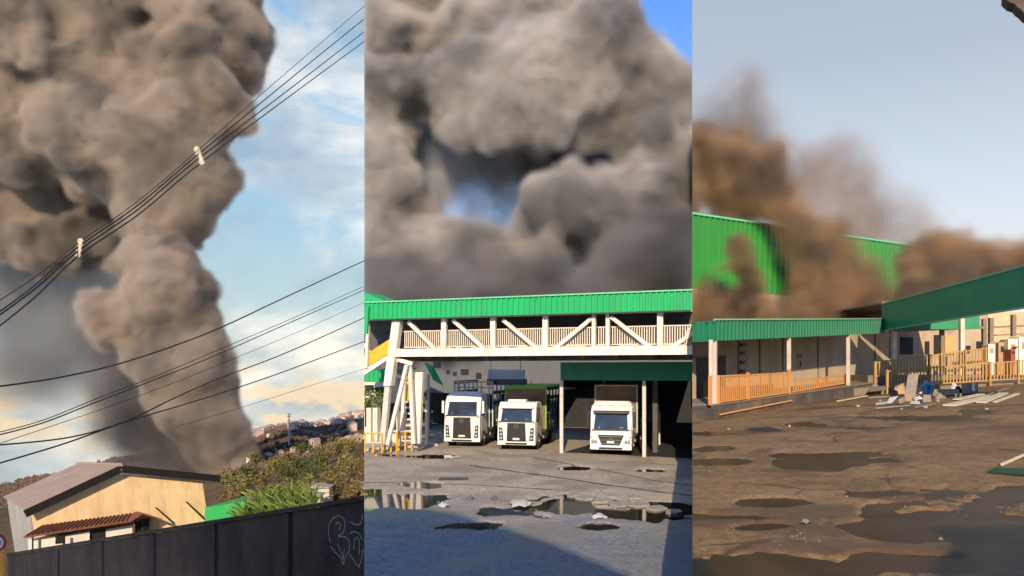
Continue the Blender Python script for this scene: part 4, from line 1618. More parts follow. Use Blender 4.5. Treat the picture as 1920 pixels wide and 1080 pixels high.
def truck(px, d, yaw, label, H, ws, grille, kind):
    """Cab-over truck; local -y is the front. H roof height, ws windscreen (z0, z1), grille (half width low, half width high, z0, z1)."""
    b = P(px, 0, d)
    t = thing('truck', (b.x, b.y, 0), label, 'truck', 'trucks parked at the loading dock')
    t.rotation_euler = (0, 0, yaw)
    t.scale = (1.05, 1.05, 1.05)
    w = .97
    z0, z1 = ws
    sl = .26
    Hc = min(H, z1 + .32)
    # cab shell with rounded front corners
    prof_ = [(0.03, .34), (0.0, .55), (0.0, z0 - .03), (sl, z1 + .03), (sl + .12, Hc - .03), (sl + .30, Hc), (1.62, Hc), (1.66, Hc - .1), (1.66, .62), (1.36, .62), (1.28, .90), (.62, .90), (.52, .62), (.42, .34)]
    bm = B()
    A = [bm.verts.new((-w, y, z)) for y, z in prof_]
    Bv = [bm.verts.new((w, y, z)) for y, z in prof_]
    bm.faces.new(A); bm.faces.new(Bv[::-1])
    for i in range(len(prof_)):
        j = (i + 1) % len(prof_)
        bm.faces.new((A[i], Bv[i], Bv[j], A[j]))
    side = [e for e in bm.edges if abs(e.verts[0].co.x - e.verts[1].co.x) < 1e-6 and max(v.co.y for v in e.verts) <= 1.7]
    bmesh.ops.bevel(bm, geom=side, offset=.09, segments=3, affect='EDGES', profile=.5)
    cab = link('cab', bm, m_cab, t, smooth=False)
    # roof fairing
    if H > Hc + .1:
        bm = B()
        vv = hexa(bm, [(-w + .03, sl + .10, Hc - .05), (w - .03, sl + .10, Hc - .05), (w - .03, 1.6, Hc - .05), (-w + .03, 1.6, Hc - .05), (-w + .14, sl + .42, H), (w - .14, sl + .42, H), (w - .10, 1.5, H - .03), (-w + .10, 1.5, H - .03)])
        bmesh.ops.bevel(bm, geom=bm.edges[:], offset=.07, segments=3, affect='EDGES')
        link('roof_fairing', bm, m_cab, t)
    if kind == 'b':
        bm = B(); box(bm, -.52, .42, sl + .1, sl + .5, Hc - .002, Hc + .13, bevel=.04); link('roof_vent', bm, m_cab, t)
    # windscreen lies on the sloping front
    nrm = Vector((0, -(z1 - z0 + .06), -sl)).normalized()
    nrm = Vector((0, -(z1 - z0 + .06), sl)).normalized()

    def fr_pt(x, z, off):
        y = sl * (z - (z0 - .03)) / (z1 - z0 + .06)
        return Vector((x, y, z)) + nrm * off
    bm = B()
    ww = .80
    q = [fr_pt(-ww, z0 + .02, .004), fr_pt(ww, z0 + .02, .004), fr_pt(ww - .05, z1, .004), fr_pt(-ww + .05, z1, .004)]
    hexa(bm, [tuple(v - nrm * .03) for v in q] + [tuple(v + nrm * .012) for v in q])
    wsn = link('windscreen', bm, m_glass, t)
    for s in (-.35, .25):
        bm = B(); tube(bm, [fr_pt(s, z0 + .0, .03), fr_pt(s + .42, z0 + .10, .03)], .014, 5); link('wiper', bm, m_plast, t)
    for xp, wp in ((.42, .22), (-.62, .12)):           # papers on the dashboard, seen against the glass
        bm = B(); hexa(bm, [tuple(fr_pt(xp, z0 + .06, .013)), tuple(fr_pt(xp + wp, z0 + .05, .013)), tuple(fr_pt(xp + wp * .8, z0 + .15, .013)), tuple(fr_pt(xp + .04, z0 + .13, .013))] + [tuple(fr_pt(x_, z_, .016)) for x_, z_ in ((xp, z0 + .06), (xp + wp, z0 + .05), (xp + wp * .8, z0 + .15), (xp + .04, z0 + .13))])
        link('sticker', bm, m_board, wsn)
    for xp in (-.55, 0, .55):                          # marker lamps along the roof edge
        bm = B(); box(bm, xp - .045, xp + .045, sl + .13, sl + .19, Hc - .045, Hc + .012); link('marker_lamp', bm, m_amber, t)
    bm = B()
    q = [fr_pt(-.9, z0 - .05, .006), fr_pt(.9, z0 - .05, .006), fr_pt(.9, z0 + .015, .006), fr_pt(-.9, z0 + .015, .006)]
    hexa(bm, [tuple(v - nrm * .02) for v in q] + [tuple(v + nrm * .01) for v in q])
    link('windscreen_trim', bm, m_plast, t)
    if kind != 'a':
        bm = B(); hexa(bm, [tuple(fr_pt(-.86, z1 - .02, .01)), tuple(fr_pt(.86, z1 - .02, .01)), tuple(fr_pt(.86, z1 + .09, .01)), tuple(fr_pt(-.86, z1 + .09, .01))] + [tuple(fr_pt(x, z, .20) - Vector((0, 0, .07))) for x, z in ((-.82, z1 - .02), (.82, z1 - .02), (.82, z1 + .06), (-.82, z1 + .06))])
        link('sun_visor', bm, m_plast if kind == 'c' else m_cab, t)
    # grille with slats
    gl, gh, gz0, gz1 = grille
    bm = B(); prism(bm, [(-gl, gz0), (gl, gz0), (gh, gz1), (-gh, gz1)], -.022, .02)
    bmesh.ops.bevel(bm, geom=bm.edges[:], offset=.012, segments=1, affect='EDGES')
    g = link('grille', bm, m_plast, t)
    n = 6 if kind != 'c' else 3
    for k in range(n):
        f = (k + .5) / n
        z = gz0 + (gz1 - gz0) * f
        hw = gl + (gh - gl) * f - .05
        bm = B(); box(bm, -hw, hw, -.05, -.024, z - .016, z + .016); link('slat', bm, m_chrome if kind == 'c' else m_plast, g)
    bm = B()
    if kind == 'c':
        emblem_star(bm, .125)
        bmesh.ops.translate(bm, verts=bm.verts, vec=(0, -.06, gz1 - .16))
    else:
        emblem_round(bm, .11)
        bmesh.ops.translate(bm, verts=bm.verts, vec=(0, -.06, gz1 - .17))
    link('emblem', bm, m_chrome, g)
    bm = B(); box(bm, -.17, .17, -.06, -.026, gz0 + .10, gz0 + .20); link('number_plate', bm, m_plate, t)
    # bumper and lamps
    bm = B(); box(bm, -w - .01, w + .01, -.035, .2, .28, .46, bevel=.04); link('bumper', bm, m_cab, t)
    bm = B(); box(bm, -.55, .55, -.045, -.036, .31, .40); link('bumper_vent', bm, m_plast, t)
    for s in (-1, 1):
        if kind == 'c':
            bm = B(); hexa(bm, [tuple(v) for v in ((s * .60, -.018, .56), (s * .93, -.012, .56), (s * .93, .03, .56), (s * .60, .03, .56), (s * .66, -.018, .74), (s * .93, -.012, .78), (s * .93, .03, .78), (s * .66, .03, .74))])
        else:
            bm = B(); hexa(bm, [tuple(v) for v in ((s * .66, -.02, .50), (s * .88, -.015, .50), (s * .88, .03, .50), (s * .66, .03, .50), (s * .72, -.02, 1.12), (s * .90, -.015, 1.16), (s * .90, .03, 1.16), (s * .72, .03, 1.12))])
        hl = link('headlight', bm, m_plast if kind != 'c' else m_lamp, t)
        for k in range(3 if kind != 'c' else 2):
            bm = B()
            if kind == 'c':
                disc(bm, (s * (.72 + .13 * k), -.03, .66), (0, 1, 0), .055, .03, 14)
            else:
                disc(bm, (s * (.775 + .012 * k), -.03, .62 + .19 * k), (0, 1, 0), .062, .03, 14)
            link('lamp', bm, m_lamp if kind != 'c' else m_chrome, hl)
        bm = B(); box(bm, s * .90 - .04, s * .90 + .04, -.03, -.012, gz1 - .02 if kind != 'c' else .84, gz1 + .06 if kind != 'c' else .90); link('indicator', bm, m_amber, t)
        # door window, door seam, step, mirror
        bm = B()
        prism(bm, [(.36, z0 - .02), (1.12, z0 - .02), (1.12, z1), (.58, z1)], -.008, .008)
        bm.transform(Matrix.Translation((s * (w + .002), 0, 0)) @ Matrix.Rotation(R(90), 4, 'Z'))
        bmesh.ops.transform(bm, matrix=Matrix.Identity(4), verts=bm.verts)
        link('side_window', bm, m_glass, t)
        bm = B(); box(bm, s * w - .006, s * w + .006, .30, 1.18, .92, z0 - .05); link('door', bm, m_cab, t)
        bm = B(); box(bm, s * (w + .012) - .012, s * (w + .012) + .012, 1.0, 1.13, z0 - .2, z0 - .16); link('handle', bm, m_plast, t)
        bm = B(); box(bm, s * (w - .1) - .14, s * (w - .1) + .14, .46, .60, .40, .46); link('step', bm, m_plast, t)
        bm = B(); box(bm, s * (w + .13) - .06, s * (w + .13) + .06, .16, .28, z0 + .10, z1 + .05, bevel=.025)
        mir = link('mirror', bm, m_cab if kind == 'a' else m_plast, t)
        bm = B(); tube(bm, [(s * (w - .02), .30, z1 - .02), (s * (w + .13), .22, z1 - .06)], .018, 6); link('arm', bm, m_plast, mir)
        # wheels
        for y in (.95, 4.6):
            bm = B()
            x = s * (w - .17)
            tube(bm, [(x - .15, y, .43), (x - .13, y, .43), (x + .13, y, .43), (x + .15, y, .43)], .43, 24)
            wl = link('wheel', bm, m_tyre, t, smooth=False)
            bm = B(); disc(bm, (x + s * .15, y, .43), (1, 0, 0), .25, .04, 18, r1=.22); link('rim', bm, m_rim, wl)
            bm = B(); disc(bm, (x + s * .18, y, .43), (1, 0, 0), .09, .06, 12); link('hub', bm, m_rim, wl)
    bm = B(); box(bm, -.42, .42, .3, 6.6, .55, .78); link('chassis', bm, m_plast, t)
    for s in (-1, 1):
        bm = B(); box(bm, s * .75 - .2, s * .75 + .2, 2.3, 3.4, .45, .85, bevel=.04); link('fuel_tank', bm, m_rim, t)
    return t


ta = truck(866, 41.0, R(-13), 'white truck with high roof fairing and pale rack, leftmost of the three', 2.90, (1.66, 2.36), (.50, .46, .44, 1.56), 'a')
tb_ = truck(968, 39.2, R(-14), 'white truck with brown cargo board and lime green trim in the middle', 2.42, (1.46, 2.14), (.50, .46, .44, 1.38), 'b')
tc_ = truck(1145, 36.8, R(-15), 'white truck with wide visor parked inside the dock between the posts', 2.55, (1.22, 2.02), (.42, .62, .50, .98), 'c')


def cargo(t, name, x0, x1, y0, y1, z0, z1, front, side, trim, rack=False, cover=None):
    bm = B(); box(bm, x0, x1, y0, y1, z0, z0 + .14); c = link('cargo_bed', bm, m_plast, t)
    if not rack:
        bm = B(); box(bm, x0 + .05, x1 - .05, y0 + .03, y0 + .09, z0 + .145, z1 - .06); link('cargo_front', bm, front, t)
    n = 6
    for s, x in ((-1, x0), (1, x1)):
        for k in range(n):
            y = y0 + .04 + (y1 - y0 - .08) * k / (n - 1)
            bm = B(); box(bm, x - .035, x + .035, y - .04, y + .04, z0 + .142, z1); link('stake', bm, trim if k == 0 or rack else side, t)
        for k in range(5):
            z = z0 + .3 + k * (z1 - z0 - .36) / 4
            bm = B(); box(bm, x - .02, x + .02, y0 + .085, y1, z - .09, z + .09); link('side_board', bm, side, t)
    bm = B(); box(bm, x0 + .036, x1 - .036, y0, y0 + .08, z1 - .07, z1); link('top_rail', bm, trim, t)
    if rack:
        for k in range(5):
            x = x0 + .2 + k * (x1 - x0 - .4) / 4
            bm = B(); box(bm, x - .03, x + .03, y0 + .02, y0 + .07, z0 + .142, z1 - .072); link('front_bar', bm, trim, t)
        for z in (z1 - .35, z1 - .7):
            bm = B(); box(bm, x0 + .036, x1 - .036, y0 + .072, y0 + .1, z - .03, z + .03); link('cross_bar', bm, trim, t)
    if cover:
        bm = B()
        nn = 8
        for k in range(nn):
            pass
        hexa(bm, [(x0 - .05, y0 - .03, z1 + .004), (x1 + .05, y0 - .03, z1 + .004), (x1 + .05, y1, z1 + .004), (x0 - .05, y1, z1 + .004), (x0 - .02, y0, z1 + .09), (x1 + .02, y0, z1 + .09), (x1 + .02, y1, z1 + .13), (x0 - .02, y1, z1 + .13)])
        link('tarpaulin', bm, cover, t)


cargo(ta, 'rack', -1.0, 1.18, 1.85, 6.6, .82, 3.42, m_tarp, m_tarp, m_frameblue, rack=True)
cargo(tb_, 'board', -1.02, 1.14, 1.80, 6.6, .82, 3.12, m_boxbrown, m_tarp, m_limeg, cover=m_limeg)
cargo(tc_, 'board', -1.0, 1.05, 1.80, 6.6, .82, 3.30, m_boxbrown, m_tarp, m_frameblue)

# --- litter and loose pieces on the yard


def gm(px, py, z=0.0):
    d = EYE * F / (py - HOR)
    return Vector(((px - 960) / F * d, d, z))


m_paper = pm('dirty white plastic', (.50, .48, .44), rough=.6, var=.12, scale=6)


def scrap(px, py, rx, ry, label, seed, mat=None, h=.10, gfun=None, name='plastic_sheet', cat='litter', group=None):
    """A crumpled sheet lying on the ground: a small uneven fan with thickness."""
    rr = random.Random(seed)
    g = gfun or gm
    c = g(px, py)
    bm = B()
    n = 14
    top = [bm.verts.new((0, 0, h * .8))]
    ring = []
    for k in range(n):
        a = 2 * math.pi * k / n
        q = rr.uniform(.65, 1.15)
        e = g(px + math.cos(a) * rx * q, py - math.sin(a) * ry * q) - c
        ring.append(bm.verts.new((e.x, e.y, e.z + rr.uniform(-.02, h * .5))))
    mid = []
    for k in range(n):
        v = ring[k].co * .55
        mid.append(bm.verts.new((v.x, v.y, h * rr.uniform(.2, 1.0))))
    for k in range(n):
        j = (k + 1) % n
        bm.faces.new((ring[k], ring[j], mid[j], mid[k]))
        bm.faces.new((mid[k], mid[j], top[0]))
    o = link(name, bm, mat or m_paper)
    o.location = c + Vector((0, 0, .012))
    return tag(o, label, cat, group)


scrap(978, 946, 26, 6, 'largest white plastic sheet lying at the edge of the puddle', 1)
scrap(832, 948, 10, 5, 'small white plastic scrap right of the left puddle', 2)
scrap(928, 936, 8, 3, 'grey plastic scrap on the muddy rim behind the largest sheet', 3, m_grwall)
scrap(1125, 970, 17, 4, 'flat pale scrap lying in the right end of the puddle', 4)
scrap(880, 936, 10, 2.5, 'thin pale strip of litter on the mud between puddles', 5, m_grwall)
_px = (1098, 1130, 1165, 1200, 1232, 1075, 1190, 1262, 1150, 1050)
PORD = [ORD[sorted(_px).index(p)] if p < 1262 else 'rightmost' for p in _px]
m_slab = pm('loose asphalt plate', (.30, .27, .23), rough=.9, var=.2, scale=4, bump=.4)
for i, (px, py, rx, ry) in enumerate(((1098, 932, 22, 5), (1130, 938, 24, 5), (1165, 944, 26, 6), (1200, 945, 24, 5), (1232, 952, 22, 5), (1075, 927, 16, 4), (1190, 931, 20, 4), (1262, 958, 20, 5), (1150, 929, 16, 4), (1050, 922, 14, 3))):
    rr = random.Random(i + 60)
    bm = B()
    c = gm(px, py)
    poly = []
    for k in range(7):
        a = 2 * math.pi * k / 7 + rr.uniform(-.25, .25)
        e = gm(px + math.cos(a) * rx * rr.uniform(.75, 1.05), py - math.sin(a) * ry * rr.uniform(.75, 1.05)) - c
        poly.append(e)
    lo_ = [bm.verts.new((e.x, e.y, -.12)) for e in poly]
    hi_ = [bm.verts.new((e.x * .94, e.y * .94, .03 + rr.uniform(-.006, .012))) for e in poly]
    bm.faces.new(lo_[::-1]); bm.faces.new(hi_)
    for k in range(7):
        bm.faces.new((lo_[k], lo_[(k + 1) % 7], hi_[(k + 1) % 7], hi_[k]))
    o = link('asphalt_plate', bm, m_slab)
    o.location = c + Vector((0, 0, -.02))
    tag(o, 'broken grey asphalt plate in the big puddle, %s of the ten' % PORD[i], 'asphalt plate', 'broken asphalt plates in the puddle')


def gravel(name, label, hfun, n, dmin, dmax, p0, p1, seed, mat):
    """Loose grit and stones scattered over a yard: one uncountable object."""
    rr = random.Random(seed)
    bm = B()
    for _ in range(n):
        d = 1 / (1 / dmin + (1 / dmax - 1 / dmin) * rr.random())
        x = (rr.uniform(p0, p1) - 960) / F * d
        if fbm(x * .5 + seed, d * .5) < -.02:
            continue
        r = rr.uniform(.006, .017) * (1 if rr.random() < .96 else 1.8)
        z = hfun(x, d)
        a = rr.uniform(0, 6.28)
        c, s = math.cos(a) * r, math.sin(a) * r
        t = bm.verts.new((x + rr.uniform(-.3, .3) * r, d, z + r * rr.uniform(.5, 1.0)))
        q = [bm.verts.new((x + u * rr.uniform(.7, 1.2), d + w * rr.uniform(.7, 1.2), z - .004)) for u, w in ((c, s), (-s, c), (-c, -s), (s, -c))]
        for k in range(4):
            bm.faces.new((q[k], q[(k + 1) % 4], t))
    return tag(link(name, bm, mat), label, 'gravel', kind='stuff')


m_grit = pm('mixed grit', (.17, .16, .145), rough=.95, var=.6, scale=9)
gravel('gravel', 'loose grit and small stones scattered over the road before the trucks', hf_m, 5200, 12.5, 34, 690, 1296, 5, m_grit)
# worn joints across the road
m_joint = pm('dark road joint', (.085, .075, .065), rough=.9, var=.4, scale=3)
for pts, w in ((((880, 872), (960, 884), (1060, 898), (1180, 915), (1310, 931)), .10), (((1000, 858), (1120, 880), (1220, 900), (1310, 912)), .06), (((683, 905), (800, 905), (930, 912), (1080, 921)), .05)):
    bm = B()
    prev = None
    P2 = []
    for (a, b_), (c, d) in zip(pts, pts[1:]):
        for k in range(12):
            P2.append(gm(a + (c - a) * k / 12, b_ + (d - b_) * k / 12))
    for i, p in enumerate(P2):
        dv = (P2[min(i + 1, len(P2) - 1)] - P2[max(i - 1, 0)]).normalized()
        s = Vector((-dv.y, dv.x, 0)) * w * (1 + .6 * fbm(i * .7, 3.3))
        row = [bm.verts.new((q.x, q.y, hf_m(q.x, q.y) + .006)) for q in (p - s, p + s)]
        if prev:
            bm.faces.new((prev[0], prev[1], row[1], row[0]))
        prev = row
    tag(link('road_joint', bm, m_joint, zone='m'), kind='structure')
# iron drain grate
c = gm(850, 899)
t = thing('drain_grate', c, 'pale iron drain grate in the road left of the puddles', 'grate')
bm = B(); box(bm, -.55, .55, -.32, .32, .012, .03); link('frame', bm, m_plast, t)
for k in range(9):
    bm = B(); box(bm, -.5 + k * .118, -.44 + k * .118, -.28, .28, .033, .05); link('bar', bm, m_grwall, t)

# ================================================================== RIGHT VIEW: raised yard, walkway, green warehouse, debris
rr_ = random.Random(51)
GA, GB, GC = 2.117, .0751, -.01527


def gz(x, y):
    return GA + GB * x + GC * y


def gr(px, py, up=0.0):
    """Point of the raised yard behind a photograph pixel."""
    dx, dz = (px - 960) / F, -(py - HOR) / F
    y = (GA - EYE) / (dz - GB * dx - GC)
    return Vector((dx * y, y, EYE + dz * y + up))


pud_r = [(1345, 864, 55, 7), (1340, 840, 45, 6), (1560, 868, 95, 12), (1590, 850, 60, 6), (1660, 862, 60, 5), (1640, 925, 55, 9), (1740, 975, 175, 42), (1650, 955, 60, 14), (1860, 1010, 90, 55), (1420, 1070, 200, 30), (1780, 1050, 200, 22), (1340, 968, 90, 10), (1450, 940, 60, 8), (1760, 783, 90, 5),
         (1600, 800, 60, 3), (1330, 812, 40, 5), (1520, 795, 40, 4), (1640, 780, 50, 3), (1830, 772, 30, 6), (1480, 852, 40, 4), (1900, 930, 60, 14), (1420, 985, 70, 8)]


def hf_r(x, y):
    z = gz(x, y)
    d = y
    zz = (z - EYE) / d * F
    px, py = 960 + x / d * F, HOR - zz
    h = .018 * fbm(x * .9 + 3, y * .9) + .010 * fbm(x * 3.3, y * 3.3 + 5)
    w = fbm(x * 1.1 + 11, y * .9 + 2) * 1.0
    for cx, cy_, rx, ry in pud_r:
        e = math.hypot((px - cx) / rx, (py - cy_) / ry) + w
        if e < 1.2:
            t = min(1, (1.2 - e) / .3)
            h -= .05 * t * t * (3 - 2 * t)
    return z + h


m_yard2 = ground_mat('brown worn concrete yard', (.175, .102, .043), (.24, .147, .065), (.31, .20, .098), wet=(.095, .054, .023), crack=(.05, .03, .016), cs=.55, wet_amt=.75, fine=.8)
bm = B()
ds = [1 / (1 / 5.2 + (1 / 46 - 1 / 5.2) * i / 300) for i in range(301)]
g = []
for d in ds:
    row = []
    for j in range(241):
        x = ((1298 + (2010 - 1298) * j / 240 + (900 * ((j - 230) / 10) ** 2 if j > 230 else 0)) - 960) / F * d
        row.append(bm.verts.new((x, d, hf_r(x, d))))
    g.append(row)
for r0, r1 in zip(g, g[1:]):
    for a, b_, c, e in zip(r0, r0[1:], r1[1:], r1):
        bm.faces.new((a, b_, c, e))
# the raised yard is a block with sides down to the lower yard
for edge in ([r[0] for r in g], g[0]):
    low_ = [bm.verts.new((v.co.x + (.002 if edge is not g[0] else 0), v.co.y, -.3)) for v in edge]
    for a, b_, c, e in zip(edge, edge[1:], low_[1:], low_):
        bm.faces.new((a, b_, c, e))
tag(link('raised_yard', bm, m_yard2, smooth=True), kind='structure')
m_mud = water_mat('dark muddy water', (.045, .026, .012), rough=.34, spec=.06)
bm = B()
q = []
for d, px in ((5.2, 1299), (5.2, 2900), (45, 2900), (45, 1299)):
    x = (px - 960) / F * d
    q.append(bm.verts.new((x, d, gz(x, d) - .034)))
bm.faces.new(q)
tag(link('muddy_water', bm, m_mud), kind='structure')

gravel('gravel', 'loose brown grit and small stones scattered over the raised yard', hf_r, 5200, 6.0, 30, 1304, 1940, 8, pm('brown grit', (.26, .15, .075), rough=.95, var=.55, scale=9))

# --- tall green warehouse behind
P0, P1 = P(1290, 403, 50), P(1300 + 470, 478, 65.5)
dv = Vector((P1.x - P0.x, P1.y - P0.y, 0))
LG = dv.length
fr_g = Matrix.Translation((P0.x, P0.y, 0)) @ Matrix.Rotation(math.atan2(dv.y, dv.x), 4, 'Z')
gwh = thing('warehouse', (P0.x, P0.y, 0), 'tall bright green corrugated warehouse wall half hidden by brown smoke', 'warehouse')
gwh.rotation_euler = fr_g.to_euler()
zt0 = on(fr_g, 1300, 403)[1]
m_gwh = pm('leaf green corrugated sheet', (.035, .27, .04), rough=.42, var=.10, scale=.5, dirt=(.05, .20, .05), dirt_amt=.6, dscale=.9, streak=(1, 1, .2))
nsh = 6
for k in range(nsh):
    a, b_ = LG * k / nsh, LG * (k + 1) / nsh - .012
    bm = B(); corrugated(bm, a, b_, lambda x: 9.75, lambda x: zt0, y=0 - (k % 2) * .012, pitch=.52, depth=.11)
    link('sheet', bm, m_gwh, gwh, frame=fr_g, zone='r')
bm = B(); box(bm, 0, LG, -.16, .3, zt0 + .003, zt0 + .14); link('eave_trim', bm, m_greenedge, gwh, frame=fr_g, zone='r')
bm = B(); box(bm, 0, LG, .1, 9, 2.5, zt0 - .02); link('body', bm, m_under, gwh, frame=fr_g, zone='r')
bm = B(); box(bm, 0, LG, -.05, .095, 2.0, 9.74); link('lower_wall', bm, pm('beige wall', (.40, .31, .22), rough=.85, var=.12, dirt=(.26, .19, .13), dirt_amt=.5), gwh, frame=fr_g, zone='r')

# --- ramped walkway with canopy
A0 = Vector((8.14, 30, 0))
fr_c = Matrix.Translation(A0) @ Matrix.Rotation(math.atan2(12.0, 12.71), 4, 'Z')
walk = thing('walkway', (8.14, 30, 2.2), 'ramped walkway under a dark green corrugated canopy on thin posts', 'walkway')
walk.rotation_euler = fr_c.to_euler()
LW = on(fr_c, 1655, 650)[0]


def lin(p, q, c=0.0):
    (x0, z0), (x1, z1) = on(fr_c, *p, c), on(fr_c, *q, c)
    return lambda x: z0 + (z1 - z0) * (x - x0) / (x1 - x0)


zct, zcb = lin((1328, 601), (1655, 599)), lin((1320, 640), (1655, 625))
zfl = lin((1345, 757), (1655, 714))
m_can = pm('dark green canopy sheet', (.012, .185, .085), rough=.42, var=.08, scale=.8, dirt=(.03, .11, .06), dirt_amt=.6, dscale=1.8, streak=(1, 1, .2))
m_canedge = pm('canopy edge trim', (.22, .42, .26), rough=.45, var=.1)
bm = B(); corrugated(bm, 0, LW + .1, zcb, zct, y=-.02, pitch=.30, depth=.07); link('fascia', bm, m_can, walk, frame=fr_c, zone='r')
bm = B(); hexa(bm, [(0, -.12, zct(0) + .004), (LW, -.12, zct(LW) + .004), (LW, .06, zct(LW) + .004), (0, .06, zct(0) + .004), (0, -.12, zct(0) + .07), (LW, -.12, zct(LW) + .07), (LW, .06, zct(LW) + .07), (0, .06, zct(0) + .07)]); link('gutter', bm, m_canedge, walk, frame=fr_c, zone='r')
bm = B(); corrugated(bm, 0, 3.0, lambda x: zcb(0) - .02, lambda x: zct(0) - .01, y=0, pitch=.30, depth=.07)
link('end_fascia', bm, m_can, walk, frame=fr_c @ Matrix.Rotation(R(90), 4, 'Z') @ Matrix.Scale(-1, 4, (0, 1, 0)), zone='r')
bm = B(); hexa(bm, [(0, .0, zct(0) - .16), (LW, .0, zct(LW) - .16), (LW, 3.2, zct(LW) - .06), (0, 3.2, zct(0) - .06), (0, .0, zct(0) - .06), (LW, .0, zct(LW) - .06), (LW, 3.2, zct(LW) + .04), (0, 3.2, zct(0) + .04)]); link('roof', bm, m_can, walk, frame=fr_c, zone='r')
m_plinth = pm('dark plinth render', (.085, .07, .06), rough=.9, var=.25, scale=1.0, dirt=(.26, .18, .1), dirt_amt=.45, dscale=.5, bump=.3)
m_floor = pm('walkway floor', (.22, .17, .12), rough=.85, var=.2)
LP = LW + 3
bm = B(); hexa(bm, [(-.2, -.05, 1.9), (LP, -.05, 2.4), (LP, 3.2, 2.4), (-.2, 3.2, 1.9), (-.2, -.05, zfl(-.2) - .06), (LP, -.05, zfl(LP) - .06), (LP, 3.2, zfl(LP) - .06), (-.2, 3.2, zfl(-.2) - .06)]); link('plinth', bm, m_plinth, walk, frame=fr_c, zone='r')
bm = B(); hexa(bm, [(-.2, -.09, zfl(-.2) - .056), (LP, -.09, zfl(LP) - .056), (LP, 3.2, zfl(LP) - .056), (-.2, 3.2, zfl(-.2) - .056), (-.2, -.09, zfl(-.2)), (LP, -.09, zfl(LP)), (LP, 3.2, zfl(LP)), (-.2, 3.2, zfl(-.2))]); link('floor', bm, m_floor, walk, frame=fr_c, zone='r')
bm = B(); box(bm, -1.2, -.25, -.3, 2.4, 1.9, zfl(0) - .15); link('side_block', bm, m_plinth, walk, frame=fr_c, zone='r')
# back wall: panels between pilasters
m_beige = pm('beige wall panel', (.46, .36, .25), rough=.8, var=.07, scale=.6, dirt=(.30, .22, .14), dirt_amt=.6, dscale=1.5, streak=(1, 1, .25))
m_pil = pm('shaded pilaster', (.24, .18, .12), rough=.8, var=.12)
cb = 2.4
xs = [on(fr_c, p, 690, cb)[0] for p in (1290, 1384, 1424, 1467, 1533, 1592, 1640, 1668)]
for a, b_ in zip(xs, xs[1:]):
    bm = B(); hexa(bm, [(a + .01, cb, 2.2), (b_ - .01, cb, 2.2), (b_ - .01, cb + .15, 2.2), (a + .01, cb + .15, 2.2), (a + .01, cb, zct(a) - .2), (b_ - .01, cb, zct(b_) - .2), (b_ - .01, cb + .15, zct(b_) - .2), (a + .01, cb + .15, zct(a) - .2)]); link('wall_panel', bm, m_beige, walk, frame=fr_c, zone='r')
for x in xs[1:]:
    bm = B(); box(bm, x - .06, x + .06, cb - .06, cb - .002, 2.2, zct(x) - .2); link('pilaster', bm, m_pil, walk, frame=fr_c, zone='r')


def flat(par, name, fr, pxs, c, th, mat, zone='r'):
    bm = B(); prism(bm, [on(fr, *p, c) for p in pxs], c, c + th)
    return link(name, bm, mat, par, frame=fr, zone=zone)


flat(walk, 'doorway', fr_c, ((1306, 671), (1361, 668), (1361, 748), (1306, 754)), cb - .02, .018, m_dark)
flat(walk, 'door_frame', fr_c, ((1304, 668), (1363, 665), (1363, 668), (1304, 671)), cb - .05, .04, m_pil)
m_fix = pm('black wall fixture', (.03, .025, .02), rough=.5, var=.2)
for y in (647, 662, 679, 696):
    f = flat(walk, 'wall_lamp', fr_c, ((1390, y - 3), (1397, y - 3), (1397, y + 3), (1390, y + 3)), cb - .12, .11, m_fix)
# notice with two pictograms on the wall
nt_ = thing('wall_sign', fr_c @ Vector((on(fr_c, 1500, 677, cb)[0], cb - .03, on(fr_c, 1500, 677, cb)[1])), 'small pale wall sign with two black pictograms behind the walkway post', 'sign')
flat(nt_, 'plate', fr_c, ((1495, 661), (1505, 661), (1505, 691), (1495, 691)), cb - .03, .02, m_beige)
flat(nt_, 'pictogram', fr_c, ((1496.5, 663), (1503.5, 663), (1503.5, 672), (1501.5, 672), (1501.5, 666), (1498.5, 666), (1498.5, 672), (1496.5, 672)), cb - .036, .004, m_fix)
flat(nt_, 'pictogram', fr_c, ((1499, 677), (1502.5, 676), (1503.5, 682), (1501, 690), (1498.5, 690), (1499.5, 684)), cb - .036, .004, m_fix)
# posts
m_post = pm('pale canopy post', (.66, .57, .47), rough=.5, var=.1, dirt=(.4, .3, .2), dirt_amt=.4, dscale=2)
for px, w in ((1336, .055), (1343, .07), (1482, .075), (1593, .085)):
    x = on(fr_c, px, 690)[0]
    bm = B(); box(bm, x - w, x + w, .0, .14, zfl(x), zcb(x) + .05, bevel=.01); link('post', bm, m_post, walk, frame=fr_c, zone='r')
# railings
m_orail = pm('orange cream railing', (.62, .30, .09), rough=.5, var=.15, scale=2, dirt=(.45, .19, .05), dirt_amt=.5, dscale=2)
m_rboard = pm('red brown board', (.30, .09, .04), rough=.7, var=.3)


